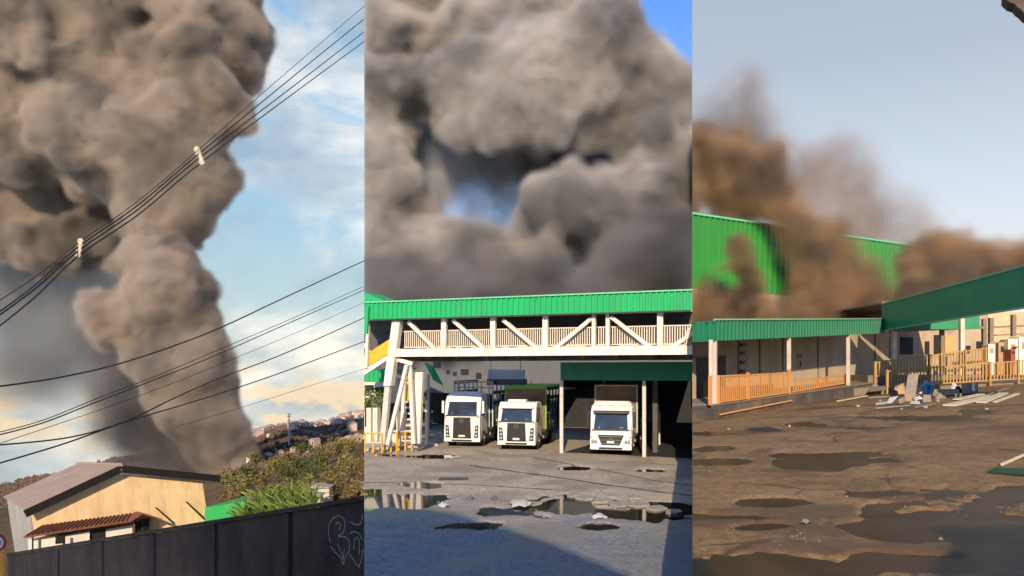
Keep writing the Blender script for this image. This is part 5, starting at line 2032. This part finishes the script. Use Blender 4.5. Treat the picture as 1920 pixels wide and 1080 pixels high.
def picket_fence(par, fr, c, x0, x1, zb, zt, pitch, w, mat, name='railing', zone='r', mid=False):
    bm = B()
    for zz, hh in ((zt, .06), (zb, .06)) + (((lambda x: (zt(x) + zb(x)) / 2, .04),) if mid else ()):
        hexa(bm, [(x0, c - .03, zz(x0) - hh), (x1, c - .03, zz(x1) - hh), (x1, c + .03, zz(x1) - hh), (x0, c + .03, zz(x0) - hh), (x0, c - .03, zz(x0)), (x1, c - .03, zz(x1)), (x1, c + .03, zz(x1)), (x0, c + .03, zz(x0))])
    r = link(name, bm, mat, par, frame=fr, zone=zone)
    bm = B()
    x = x0 + pitch / 2
    while x < x1:
        box(bm, x - w, x + w, c - .015, c + .015, zb(x) + .003, zt(x) - .064)
        x += pitch
    k = link('picket', bm, mat, r, frame=fr, zone=zone)
    k['kind'] = 'stuff'
    return r


xa, xb = on(fr_c, 1345, 720)[0], on(fr_c, 1479, 720)[0]
picket_fence(walk, fr_c, -.06, xa, xb, lambda x: zfl(x) + .10, lin((1345, 704), (1479, 698)), .16, .03, m_orail)
bm = B(); hexa(bm, [(xa + .1, .25, zfl(xa)), (xb - 1, .25, zfl(xb - 1)), (xb - 1, .3, zfl(xb - 1)), (xa + .1, .3, zfl(xa)), (xa + .1, .25, zfl(xa) + .62), (xb - 1, .25, zfl(xb - 1) + .5), (xb - 1, .3, zfl(xb - 1) + .5), (xa + .1, .3, zfl(xa) + .62)]); link('kick_board', bm, m_rboard, walk, frame=fr_c, zone='r')
for px in (1329, 1345, 1400, 1478):
    x = on(fr_c, px, 720)[0]
    bm = B(); box(bm, x - .05, x + .05, -.11, -.005, zfl(x), zfl(x) + 1.15); link('railing_post', bm, m_orail, walk, frame=fr_c, zone='r')
xa, xb = on(fr_c, 1486, 720, .3)[0], on(fr_c, 1590, 710, .3)[0]
picket_fence(walk, fr_c, .3, xa, xb, lin((1486, 733), (1590, 716), .3), lin((1486, 714), (1590, 701), .3), .24, .045, m_orail)
bm = B(); beam(bm, (on(fr_c, 1345, 775)[0], -.12, zfl(0) - .42), (on(fr_c, 1480, 742)[0], -.12, zfl(4) - .20), .06); link('plinth_pipe', bm, m_orail, walk, frame=fr_c, zone='r')

# --- plain green canopy and open hall on the right
C0 = Vector((20.85, 42, 0)); C1 = Vector((17.75, 23, 0))
dvr = C1 - C0
fr_r = Matrix.Translation(C0) @ Matrix.Rotation(math.atan2(dvr.y, dvr.x), 4, 'Z')      # x runs towards the viewer, -y faces the yard
LRc = dvr.length
hall = thing('market_hall', (20.85, 42, 3.5), 'open hall under a plain deep green canopy fascia on the right', 'hall')
hall.rotation_euler = fr_r.to_euler()
m_can2 = pm('plain deep green fascia', (.022, .26, .105), rough=.4, var=.10, scale=.5, dirt=(.05, .18, .10), dirt_amt=.6, dscale=1.0, streak=(1, 1, .25))
npn = 5
for k in range(npn):
    bm = B(); box(bm, LRc * k / npn + .006, LRc * (k + 1) / npn - .006, -.04 , .04, 6.5, 7.9); link('fascia_panel', bm, m_can2, hall, frame=fr_r, zone='r')
bm = B(); box(bm, 0, LRc, -.09, .1, 7.904, 7.99); link('fascia_edge', bm, m_canedge, hall, frame=fr_r, zone='r')
bm = B(); box(bm, 0, LRc, -.06, .06, 6.43, 6.497); link('fascia_lip', bm, m_canedge, hall, frame=fr_r, zone='r')
bm = B(); box(bm, 0, LRc, .045, 2.6, 7.5, 7.6); link('roof', bm, m_can2, hall, frame=fr_r, zone='r')
bm = B(); box(bm, -.04, .04, .05, 5, 6.5, 7.9); link('fascia_return', bm, m_can2, hall, frame=fr_r, zone='r')
# everything below stands in a frontal frame
fr_f = Matrix.Identity(4)
bm = B(); box(bm, 19.5, 40, 40.9, 55, 2.5, 3.95); link('floor', bm, m_floor, hall, frame=fr_f, zone='r')
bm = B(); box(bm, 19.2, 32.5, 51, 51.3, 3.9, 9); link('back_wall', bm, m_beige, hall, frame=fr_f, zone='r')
bm = B(); box(bm, 32.52, 48, 51, 51.3, 3.9, 8.2); link('side_wall', bm, pm('sunlit cream wall', (.62, .48, .30), rough=.8, var=.12, dirt=(.4, .28, .16), dirt_amt=.6), hall, frame=fr_f, zone='r')  # stands in for sunlit clutter; warm light put into the colour
bm = B(); box(bm, 20.9, 27.5, 42.2, 51, 8.0, 8.1); link('ceiling', bm, m_floor, hall, frame=fr_f, zone='r')
for (a, y0, b_, y1, d) in ((1735, 640, 1743, 664, 50.9), (1752, 628, 1764, 664, 50.9), (1690, 632, 1712, 664, 50.9), (1832, 640, 1843, 655, 50.9), (1812, 648, 1820, 662, 50.9)):
    flat(hall, 'doorway', fr_f, ((a, y0), (b_, y0), (b_, y1), (a, y1)), d, .09, m_dark)
flat(hall, 'door', fr_f, ((1772, 630), (1792, 629), (1792, 664), (1772, 664)), 50.85, .14, pm('ochre door', (.50, .36, .14), var=.12))
for (a, b_, d, top) in ((1676, 668, 41.2, 621), (1803, 674, 41.2, 596), (1766, 664, 46, 610), (1845, 668, 46, 598), (1858, 668, 44, 596), (1900, 668, 44, 590), (1960, 668, 43, 580)):
    p = P(a, b_, d)
    zt_ = P(a, top, d).z
    bm = B(); box(bm, p.x - .11, p.x + .11, d - .11, d + .11, 3.95, zt_, bevel=.012); link('post', bm, m_post if d < 42 else m_pil, hall, frame=fr_f, zone='r')
for (y0, y1, a, b_, d) in ((617, 622, 1680, 1850, 45.5), (612, 615, 1860, 1990, 46), (628, 630, 1850, 1990, 46)):
    flat(hall, 'beam', fr_f, ((a, y0), (b_, y0 - 6), (b_, y1 - 6), (a, y1)), d, .25, m_pil)
bm = B(); tube(bm, [P(1668, 627, 41.3), P(1674, 629, 41.3), P(1677, 634, 41.3)], .05, 6); link('post_bracket', bm, m_post, hall, frame=fr_f, zone='r')
m_cartonw = pm('bright white sheet', (.82, .76, .62), rough=.5, var=.08)
m_kraft = pm('kraft cardboard', (.46, .30, .16), rough=.85, var=.15, dirt=(.3, .18, .09), dirt_amt=.4)
for k, (a, y0, b_, y1, d, mt, lab) in enumerate(((1847, 646, 1860, 670, 43.3, m_cartonw, 'white sunlit carton at the left end of the stall row'), (1866, 642, 1882, 668, 43.6, m_kraft, 'kraft carton with a square print in the stall row'), (1884, 636, 1902, 668, 43.2, m_cartonw, 'tall sunlit white carton in the stall row'),
                                          (1904, 632, 1926, 665, 43.4, m_cartonw, 'white carton at the right end of the stall row'), (1889, 655, 1898, 668, 42.9, m_rboard, 'small red brown crate in front of the tall white carton'))):
    c = P((a + b_) / 2, y1, d)
    t = thing('carton', c, lab, 'carton')
    w = (b_ - a) / 2 / F * d
    h = (y1 - y0) / F * d
    bm = B(); box(bm, -w, w, -.3, .3, min(0, 3.955 - c.z), h, bevel=.02); link('box', bm, mt, t)
    bm = B(); box(bm, -w * .5, w * .5, -.312, -.302, h * .3, h * .7); link('print', bm, m_kraft if mt is m_cartonw else m_fix, t)
    bm = B(); hexa(bm, [(-w, -.3, h + .003), (w, -.3, h + .003), (w, -.28, h + .003), (-w, -.28, h + .003), (-w, -.5, h + .14), (w, -.5, h + .14), (w, -.48, h + .15), (-w, -.48, h + .15)]); link('flap', bm, mt, t)
# hall fences: upper on the hall floor, lower along the yard


def frontal(p, q, d):
    (x0, z0), (x1, z1) = [(v.x, v.z) for v in (P(*p, d), P(*q, d))]
    return lambda x: z0 + (z1 - z0) * (x - x0) / (x1 - x0)


m_hfence = pm('yellow brown railing', (.46, .27, .085), rough=.55, var=.2, scale=2, dirt=(.28, .14, .05), dirt_amt=.6, dscale=2)
uf = thing('upper_fence', P(1720, 700, 41.0), 'upper cream picket railing along the hall floor', 'railing')
picket_fence(uf, fr_f, 40.8, P(1640, 690, 40.8).x, P(1848, 690, 40.8).x, frontal((1640, 705), (1848, 678), 40.8), frontal((1640, 679), (1848, 652), 40.8), .17, .035, m_hfence, name='railing_panel')
for p in (1640, 1662, 1742, 1810, 1848):
    x = P(p, 690, 40.8).x
    z = frontal((1640, 679), (1848, 652), 40.8)(x)
    bm = B(); box(bm, x - .04, x + .04, 40.73, 40.87, 3.3, z + .04); link('post', bm, m_hfence, uf, frame=fr_f)
lf = thing('lower_fence', P(1760, 720, 39), 'lower cream picket fence standing along the far edge of the brown yard', 'railing')
fz0, fz1 = frontal((1662, 724), (1960, 706), 39), frontal((1662, 695), (1960, 672), 39)
px_b = (1662, 1742, 1855, 1908, 1990)
for a, b_ in zip(px_b, px_b[1:]):
    picket_fence(lf, fr_f, 39.0, P(a, 0, 39).x, P(b_, 0, 39).x - .02, fz0, fz1, .17, .036, m_hfence, name='fence_panel')
for p in px_b:
    x = P(p, 0, 39).x
    bm = B(); box(bm, x - .045, x + .045, 38.9, 39.02, gz(x, 39) - .2, fz1(x) + .05); link('post', bm, m_hfence, lf, frame=fr_f)
bm = B(); hexa(bm, [(17.5, 39.2, 2.3), (32, 39.2, 3.2), (32, 40.7, 3.2), (17.5, 40.7, 2.3), (17.5, 39.2, 3.25), (32, 39.2, 3.75), (32, 40.7, 3.9), (17.5, 40.7, 3.3)])
tag(link('ramp', bm, m_floor, zone='r'), kind='structure')

# --- debris heap: every piece a thing of its own
m_greyboard = pm('grey brown board', (.26, .22, .18), rough=.8, var=.15, dirt=(.16, .12, .09), dirt_amt=.5, dscale=1.5)
m_bluebag = pm('blue plastic', (.03, .19, .30), rough=.45, var=.5, scale=3, dirt=(.42, .44, .44), dirt_amt=1.0, dscale=3.4)
m_planks = pm('pale painted plank', (.62, .52, .36), rough=.6, var=.1, dirt=(.45, .36, .24), dirt_amt=.4, dscale=2)
m_darkbag = pm('dark plastic bag', (.035, .03, .035), rough=.35, var=.4, scale=3)


def board(name, label, cat, corners, d, th, mat, d_top=None):
    """A rigid sheet given by four photograph corners (bottom left, bottom right, top right, top left), leaning back at its top."""
    bl, br_, tr_, tl_ = corners
    dt = d_top or d
    c = P(*bl, d)
    q = [P(*bl, d), P(*br_, d), P(*br_, d + th), P(*bl, d + th), P(*tl_, dt), P(*tr_, dt), P(*tr_, dt + th), P(*tl_, dt + th)]
    bm = B(); hexa(bm, [tuple(v - c) for v in q])
    bmesh.ops.bevel(bm, geom=bm.edges[:], offset=.012, segments=1, affect='EDGES')
    o = link(name, bm, mat)
    o.location = c
    return tag(o, label, cat)


def dd(px, py):
    return gr(px, py).y


def bag(name, label, px, py, rx, ry, mat, seed, cat='bag'):
    d = dd(px, py)
    c = P(px, py, d)
    u = d / F
    bm = B()
    bmesh.ops.create_icosphere(bm, subdivisions=3, radius=1)
    sd = seed * 3.7
    for v in bm.verts:
        n = 1 + .75 * fbm(v.co.x * 2.6 + sd, v.co.y * 2.6 + v.co.z * 2.1 + sd, 3)
        v.co = Vector((v.co.x * rx * u * n, v.co.y * rx * u * .7 * n, max(-.12, v.co.z) * ry * 1.55 * u * n + .12 * ry * u))
    o = link(name, bm, mat, smooth=False)
    o.location = c
    return tag(o, label, cat)


def plank(label, a, b_, w, th, mat, lift=0.02, name='plank'):
    """A plank lying on the yard between two photograph points."""
    pa_, pb_ = gr(*a, up=lift), gr(*b_, up=lift)
    bm = B(); beam(bm, (0, 0, th / 2), pb_ - pa_ + Vector((0, 0, th / 2)), w, th)
    bmesh.ops.bevel(bm, geom=bm.edges[:], offset=.008, segments=1, affect='EDGES')
    o = link(name, bm, mat)
    o.location = pa_
    return tag(o, label, 'plank')


board('cardboard_sheet', 'tan cardboard sheet leaning at the left of the debris heap', 'cardboard', ((1676, 730), (1700, 742), (1697, 716), (1678, 724)), dd(1690, 742), .04, m_kraft, d_top=dd(1690, 742) + .8)
board('wall_board', 'tall grey brown board standing in the middle of the debris heap', 'board', ((1695, 748), (1716, 746), (1723, 700), (1702, 703)), dd(1705, 750), .05, m_greyboard, d_top=dd(1705, 750) + .3)
board('crate', 'dark wooden crate side behind the tan cardboard sheet', 'crate', ((1663, 722), (1673, 722), (1673, 704), (1663, 704)), dd(1668, 736) + 1.2, .5, m_pil)
bag('plastic_bag', 'blue and white plastic bag bulging beside the tall grey board', 1738, 741, 15, 15, m_bluebag, 1)
bag('plastic_bag', 'dark plastic bag between the grey board and blue bag', 1722, 744, 9, 9, m_darkbag, 2)
bag('plastic_bag', 'grey green bag at the left end of the debris heap', 1640, 738, 12, 9, m_greyboard, 3)
bag('plastic_bag', 'dark purple bag at the right end of the pallet', 1797, 740, 8, 9, m_darkbag, 4)
bag('plastic_bag', 'white foam lump on the pallet beside the dark purple bag', 1788, 731, 6, 7, m_paper, 5, 'foam')
board('box', 'small grey box in front of the blue bag', 'box', ((1730, 755), (1746, 754), (1746, 740), (1731, 740)), dd(1738, 755), .5, m_greyboard)
board('pallet', 'low dark pallet stack right of the blue bag', 'pallet', ((1748, 743), (1800, 740), (1797, 729), (1752, 730)), dd(1775, 744), 1.0, m_pil, d_top=dd(1775, 744) + .1)
board('block', 'grey block with a bright white strip right of the pallet', 'block', ((1803, 739), (1834, 737), (1834, 717), (1803, 719)), dd(1818, 740), .6, m_greyboard)
board('white_strip', 'bright white upright strip against the grey block', 'strip', ((1822, 733), (1828, 733), (1827, 718), (1823, 718)), dd(1818, 740) - .12, .03, m_cartonw)
board('foam_sheet', 'white foam sheet propped at the front of the debris heap', 'foam sheet', ((1661, 757), (1672, 756), (1685, 742), (1668, 745)), dd(1670, 758), .06, m_paper, d_top=dd(1670, 758) + .5)
board('foam_sheet', 'white rounded foam piece lying by the small grey box', 'foam sheet', ((1705, 757), (1726, 758), (1724, 752), (1708, 752)), dd(1715, 759), .12, m_paper, d_top=dd(1715, 759) + .4)
board('cardboard_sheet', 'grey cardboard arch under the tall board', 'cardboard', ((1686, 758), (1700, 752), (1698, 744), (1684, 748)), dd(1692, 759), .05, m_greyboard, d_top=dd(1692, 759) + .3)
board('plywood_sheet', 'brown plywood sheet lying tilted behind the tan cardboard', 'plywood', ((1628, 735), (1662, 731), (1660, 723), (1632, 727)), dd(1650, 741), .05, m_pil, d_top=dd(1650, 741) + .9)
board('box', 'kraft box tipped against the tall grey board', 'box', ((1684, 740), (1694, 739), (1693, 727), (1683, 729)), dd(1690, 744), .4, m_kraft)
board('box', 'small dark box between the grey block and pallet', 'box', ((1790, 746), (1804, 745), (1803, 737), (1791, 738)), dd(1797, 747), .3, m_pil)
bag('plastic_bag', 'pale torn bag left of the small grey box', 1722, 753, 7, 5, m_paper, 9)
bag('plastic_bag', 'kraft coloured paper sack at the right foot of the tan cardboard', 1703, 752, 7, 6, m_kraft, 11, 'sack')
bag('plastic_bag', 'dusty grey sack in front of the pallet', 1762, 748, 10, 6, m_greyboard, 13, 'sack')
bag('plastic_bag', 'small dark bag behind the thin white plank', 1618, 741, 6, 5, m_darkbag, 15)
board('foam_sheet', 'pale foam sheet flat on the ground left of the cardboard arch', 'foam sheet', ((1640, 760), (1660, 758), (1663, 753), (1644, 755)), dd(1650, 761), .06, m_paper, d_top=dd(1650, 761) + .6)
plank('short brown batten lying in front of the blue bag', (1716, 766), (1752, 760), .09, .05, m_pil)
plank('long dark batten along the front of the debris heap', (1640, 768), (1706, 762), .09, .05, m_greyboard)
plank('longest cream plank nearest the puddle on the brown yard', (1779, 763), (1858, 745), .42, .06, m_planks)
plank('short cream plank behind the longest one', (1793, 751), (1840, 741), .28, .05, m_planks)
plank('cream plank slanting right of the longest one', (1840, 757), (1882, 739), .34, .05, m_planks)
plank('thin cream plank at the far right of the four', (1866, 756), (1909, 740), .16, .05, m_planks)
plank('thin white plank at the left foot of the walkway plinth', (1570, 754), (1626, 744), .10, .05, m_planks)
plank('brown stick lying before the grey bag', (1628, 748), (1668, 745), .10, .06, m_greyboard)
plank('dark stick on the yard right of the grey block', (1838, 748), (1890, 729), .10, .06, m_pil)
_sx = (1608, 1650, 1735, 1758, 1690, 1850, 1480, 1366)
SORD = [ORD[sorted(_sx).index(p)] if p < 1850 else 'rightmost' for p in _sx]
for i, (px, py, s) in enumerate(((1608, 762, 5), (1650, 752, 4), (1735, 764, 5), (1758, 752, 5), (1690, 768, 3), (1850, 768, 4), (1480, 800, 3), (1366, 806, 3))):
    o = scrap(px, py, s, s * .4, 'small pale crumpled scrap near the debris heap, %s of the eight' % SORD[i], 200 + i, m_planks, .05, gfun=gr, name='scrap', group='small scraps around the debris heap')
o = scrap(1510, 982, 11, 3, 'pale crumpled scrap on the near concrete of the brown yard', 300, m_greyboard, .05, gfun=gr, name='scrap')
o = scrap(1764, 1014, 5, 3, 'tiny pale scrap on the dark wet patch nearest the viewer', 301, m_greyboard, .03, gfun=gr, name='scrap')
# green mat and rod at the right edge
m_mat = pm('dull green mat', (.012, .06, .022), rough=.8, var=.2, dirt=(.04, .06, .03), dirt_amt=.5)
q = [gr(1852, 889), gr(1940, 896), gr(1940, 884), gr(1866, 881)]
c = q[0]
bm = B(); hexa(bm, [tuple(v - c) for v in q] + [tuple(v - c + Vector((0, 0, .025))) for v in q])
o = link('green_mat', bm, m_mat); o.location = c + Vector((0, 0, .02)); tag(o, 'flat dull green mat lying at the right edge of the brown yard', 'mat')
plank('thin pale rod lying above the green mat at the right edge', (1878, 876), (1932, 852), .045, .045, m_planks, name='rod')

# --- corner of the roof the viewer stands under
d = 9.0
rf = thing('roof_corner', P(1915, 6, d), 'dark ragged roof corner overhead at the top right', 'roof')
bm = B()
pts = [P(*p, d) for p in ((1882, -6), (1893, 4), (1903, 7), (1909, 14), (1916, 19), (1922, 26), (1990, 60), (1990, -60), (1882, -60))]
a = [bm.verts.new(p) for p in pts]
b_ = [bm.verts.new(p + Vector((.2, .35, .06))) for p in pts]
bm.faces.new(a); bm.faces.new(b_[::-1])
for k in range(len(pts)):
    j = (k + 1) % len(pts)
    bm.faces.new((a[k], b_[k], b_[j], a[j]))
link('roof_sheet', bm, m_plinth, rf, frame=Matrix())

# --- unseen blocks added behind the viewer, shaped to throw shade over the near ground
hv = Vector((math.sin(SUN_AZ), -math.cos(SUN_AZ), 0))
fr_s = Matrix.Translation((0, 0, 0)) @ Matrix.Rotation(math.atan2(hv.x, -hv.y), 4, 'Z')      # -y towards the sun, +x = u
m_shade_block = pm('grey shade block', (.3, .29, .27), rough=.9, var=.1)
for (poly, s, lab) in (([(-34, -3), (1.7, -3), (1.7, 8.5), (.79, 10.9), (-.94, 12.1), (-3.83, 13.6), (-7.23, 14.6), (-34, 14.6)], -9, 'long unseen grey block with a stepped end, added behind the viewer for shade'), ([(.5, -3), (58, -3), (58, 9.4), (4.0, 9.4), (.5, 6.5)], -7, 'flat unseen grey block added behind the viewer to shade the raised yard')):
    t = thing('warehouse', fr_s @ Vector((poly[0][0] / 2 + poly[1][0] / 2, s - 6, 0)), lab, 'warehouse')
    ra, rb_ = sorted((q for q in poly if q[1] == max(p[1] for p in poly)))[:2]
    bm = B(); prism(bm, poly, s - 12, s); link('wall', bm, m_shade_block, t, frame=fr_s)
    bm = B(); prism(bm, [(ra[0], ra[1] + .003), (rb_[0], rb_[1] + .003), (rb_[0], rb_[1] + .2), (ra[0], ra[1] + .2)], s - 12.2, s + .1); link('roof', bm, m_under, t, frame=fr_s)

# ================================================================== SMOKE
def shades(name, col, density, band, nscale, vox=None, **k):
    """A faint outer skin and the fog inside it: density falls to nothing over BAND metres towards the skin."""
    f = dict(mat=fog_mat(name, density, col, nscale, **k), band=band)
    if vox:
        f['vox'] = vox
    return dict(mat=skin_mat(name + ' skin', col), fog=f)


s_plume = shades('plume smoke', (.60, .51, .42), 2.2, 3.6, .24, vox=1.1, zone='l', sscale=.05)
s_foot = shades('foot smoke', (.27, .25, .25), .30, 9.0, .12, vox=1.8, zone='l')
s_drift = shades('drifting smoke', (.36, .355, .35), .10, 22.0, .045, vox=3.0, zone='l', floor=.05)
plume = [(446, 884, 244, 32), (432, 852, 246, 33), (420, 830, 246, 30), (404, 808, 248, 33), (372, 762, 250, 42), (350, 705, 250, 48), (328, 650, 250, 52), (235, 590, 248, 50),
         (303, 570, 252, 72), (295, 490, 252, 76), (318, 395, 255, 84), (290, 300, 258, 112), (335, 200, 262, 112), (385, 80, 265, 108), (370, -20, 265, 112), (332, 735, 254, 38),
         (190, 230, 266, 150), (150, 80, 268, 165), (60, 250, 274, 140), (250, -40, 268, 140), (60, 380, 282, 110), (0, 90, 272, 150), (150, 430, 280, 70)]
smoke('smoke_plume', 'towering brown grey smoke plume leaning left behind the yellow gabled house', mains=plume, vox=1.1, zone='l', seed=3,
      noise=((26, 8.0), (12, 5.0), (5.5, 2.2), (2.7, .9)), kids=(12, 7), **s_plume)
foot = [(345, 880, 262, 62), (300, 830, 262, 65), (390, 890, 260, 45), (260, 780, 264, 65), (330, 800, 264, 60), (440, 905, 258, 28), (230, 720, 266, 55), (215, 650, 268, 50)]
smoke('dark_smoke', 'dark grey smoke at the foot of the plume above the house roof', mains=foot, vox=1.4, zone='l', seed=6,
      noise=((16, 4), (7, 2), (3, .8)), kids=(10, 6), **s_foot)
thin = [(80, 520, 300, 130), (150, 650, 300, 130), (20, 680, 300, 100), (230, 780, 300, 80), (200, 560, 300, 110), (0, 560, 300, 120)]
smoke('smoke_drift', 'thin dark grey smoke drifting low on the left of the brown plume', mains=thin, vox=2.2, zone='l', seed=5,
      noise=((46, 14.0), (20, 8), (9, 3)), kids=(8, 4), **s_drift)

s_bank = shades('bank smoke', (.74, .69, .635), 7.0, 1.3, .9, vox=.34, zone='m', sscale=.17, soot=.50)
s_dark = shades('sooty smoke', (.36, .34, .325), 3.2, 1.8, .6, vox=.45, zone='m')
s_hollow = shades('hollow smoke', (.60, .585, .57), 1.4, 2.4, .5, vox=.6, zone='m')
s_veil = shades('thin veil smoke', (.80, .80, .80), .55, 2.4, .4, vox=.7, zone='m', floor=.0)
front = [(720, 60, 62, 85), (800, 30, 64, 90), (900, 40, 62, 95), (1000, 60, 62, 95), (1090, 60, 62, 80), (700, 170, 60, 75), (780, 160, 60, 70), (860, 170, 58, 70),
         (960, 170, 60, 85), (1060, 170, 58, 90), (1150, 150, 60, 80), (1210, 175, 60, 70), (720, 260, 60, 60), (860, 225, 57, 40), (920, 235, 57, 40), (1010, 240, 62, 60), (1210, 270, 58, 55), (1265, 240, 60, 68),
         (1230, 340, 56, 65), (1290, 320, 56, 60), (1160, 380, 56, 55), (1060, 400, 55, 55), (1110, 430, 55, 52), (1180, 450, 55, 60), (1270, 420, 56, 70), (1040, 470, 56, 50), (1250, 190, 60, 46),
         (850, 450, 58, 46), (920, 460, 58, 48), (985, 455, 58, 46), (660, 320, 60, 80), (660, 430, 60, 80),
         (720, 370, 60, 75), (700, 470, 58, 80), (790, 470, 58, 70), (870, 500, 58, 60), (960, 510, 58, 55), (850, -60, 64, 100), (1000, -50, 64, 100), (720, -50, 64, 100), (1095, -20, 64, 58), (760, 420, 60, 60)]
smoke('smoke_bank', 'pale grey brown billowing smoke bank filling the sky above the footbridge', mains=front, vox=.32, zone='m', seed=11,
      noise=((6, 2.4), (2.8, 1.5), (1.4, .7), (.75, .3)), kids=(9, 6), carve=((872, 366, 58, 27), (952, 360, 58, 20)), **s_bank)
back = [(820, 280, 76, 110), (930, 270, 76, 100), (1020, 320, 76, 90), (1110, 280, 76, 100), (760, 330, 76, 90), (880, 180, 78, 110), (1060, 180, 78, 110), (1180, 330, 76, 90), (1120, 450, 74, 90), (800, 480, 74, 80)]
smoke('smoke_hollow', 'dark sooty smoke deep inside the hollows of the pale bank', mains=back, vox=.7, zone='m', seed=12,
      noise=((6, 1.4), (2.4, .8)), kids=(9, 5), carve=((885, 378, 76, 36), (962, 372, 76, 26)), **s_hollow)
vl = [(850, 330, 66, 70), (930, 380, 66, 66), (985, 340, 66, 60), (880, 400, 66, 56), (810, 340, 66, 60), (950, 300, 66, 56), (870, 280, 66, 50)]
smoke('smoke_wisp', 'thin pale smoke wisp veiling the blue gap in the bank', mains=vl, vox=.6, zone='m', seed=15, noise=((5, 1.4), (2.2, .8), (1.2, .4)), kids=(8, 4), **s_veil)
low = [(680, 540, 52, 58), (760, 530, 52, 58), (850, 535, 52, 56), (940, 540, 52, 54), (1030, 530, 52, 56), (720, 585, 50, 50), (800, 580, 50, 48), (880, 580, 50, 46), (960, 580, 50, 46), (1040, 575, 50, 48), (1120, 545, 50, 58), (1190, 515, 50, 68), (1260, 490, 50, 76), (1310, 545, 50, 66), (1200, 570, 50, 50), (1120, 580, 50, 50)]
smoke('smoke_layer', 'low dark smoke layer rolling along the green footbridge roof', mains=low, vox=.34, zone='m', seed=13,
      noise=((4, 1.0), (1.8, .6), (.9, .3)), kids=(10, 6), **s_dark)

s_brown = shades('brown smoke', (.54, .36, .205), 3.6, 1.5, .9, vox=.34, zone='r')
s_curl = shades('dark brown smoke', (.42, .27, .15), 5.0, .8, 1.4, vox=.2, zone='r')
s_pale = shades('pale brown smoke', (.64, .52, .44), .75, 3.2, .35, vox=.6, zone='r')
fr = [(1385, 262, 52, 30), (1312, 255, 52, 34), (1350, 285, 51, 40), (1290, 300, 51, 52), (1340, 320, 51, 56), (1400, 330, 51, 58), (1440, 310, 51, 42), (1300, 355, 51, 42), (1370, 362, 51, 42), (1440, 362, 50, 44), (1490, 420, 49, 40), (1512, 470, 49, 40), (1530, 510, 48, 48), (1505, 545, 48, 36), (1566, 425, 49, 30), (1555, 465, 49, 34), (1585, 550, 48, 46),
      (1420, 585, 47, 40), (1330, 585, 47, 42), (1500, 595, 47, 40), (1370, 600, 46, 34), (1560, 600, 47, 36), (1450, 280, 52, 22)]
fr = [(a, b, d + 2.5, r) for a, b, d, r in fr]
smoke('smoke_column', 'thick orange brown smoke column rolling over the tall green wall', mains=fr, vox=.26, zone='r', seed=21, noise=((4, 1.3), (1.8, .8), (.9, .35)), kids=(10, 7), **s_brown)
curl = [(1375, 465, 46, 22), (1392, 500, 46, 25), (1415, 530, 46, 24), (1355, 500, 46, 12), (1408, 570, 46, 16), (1380, 545, 46, 14)]
smoke('smoke_curl', 'small dark brown smoke curl in front of the tall green wall', mains=curl, vox=.15, zone='r', seed=22, noise=((1.6, .5), (.8, .35), (.4, .15)), kids=(10, 6), **s_curl)
pale = [(1530, 340, 64, 62), (1580, 305, 64, 50), (1600, 380, 64, 66), (1650, 410, 64, 62), (1700, 430, 64, 52), (1540, 410, 64, 66), (1640, 450, 64, 56), (1400, 230, 62, 50), (1392, 185, 62, 40), (1405, 150, 62, 24), (1330, 215, 62, 36), (1370, 270, 62, 60), (1320, 250, 62, 45), (1480, 370, 64, 50), (1740, 450, 64, 40)]
smoke('smoke_veil', 'thin pale pinkish smoke veil rising behind the tall green wall', mains=pale, vox=.5, zone='r', seed=23, noise=((5, 1.5), (2.4, 1)), kids=(8, 4), **s_pale)
rb = [(1715, 485, 54, 30), (1745, 470, 54, 34), (1735, 525, 52, 44), (1770, 480, 52, 44), (1800, 462, 53, 30), (1840, 490, 52, 44), (1880, 485, 52, 40), (1920, 500, 52, 48), (1960, 490, 52, 48), (1840, 520, 51, 42), (1705, 550, 50, 30), (1780, 530, 50, 44)]
smoke('smoke_roll', 'low tan smoke roll spilling over the plain green canopy on the right', mains=rb, vox=.3, zone='r', seed=24, noise=((4, 1), (1.8, .6), (.9, .3)), kids=(10, 6), **s_brown)
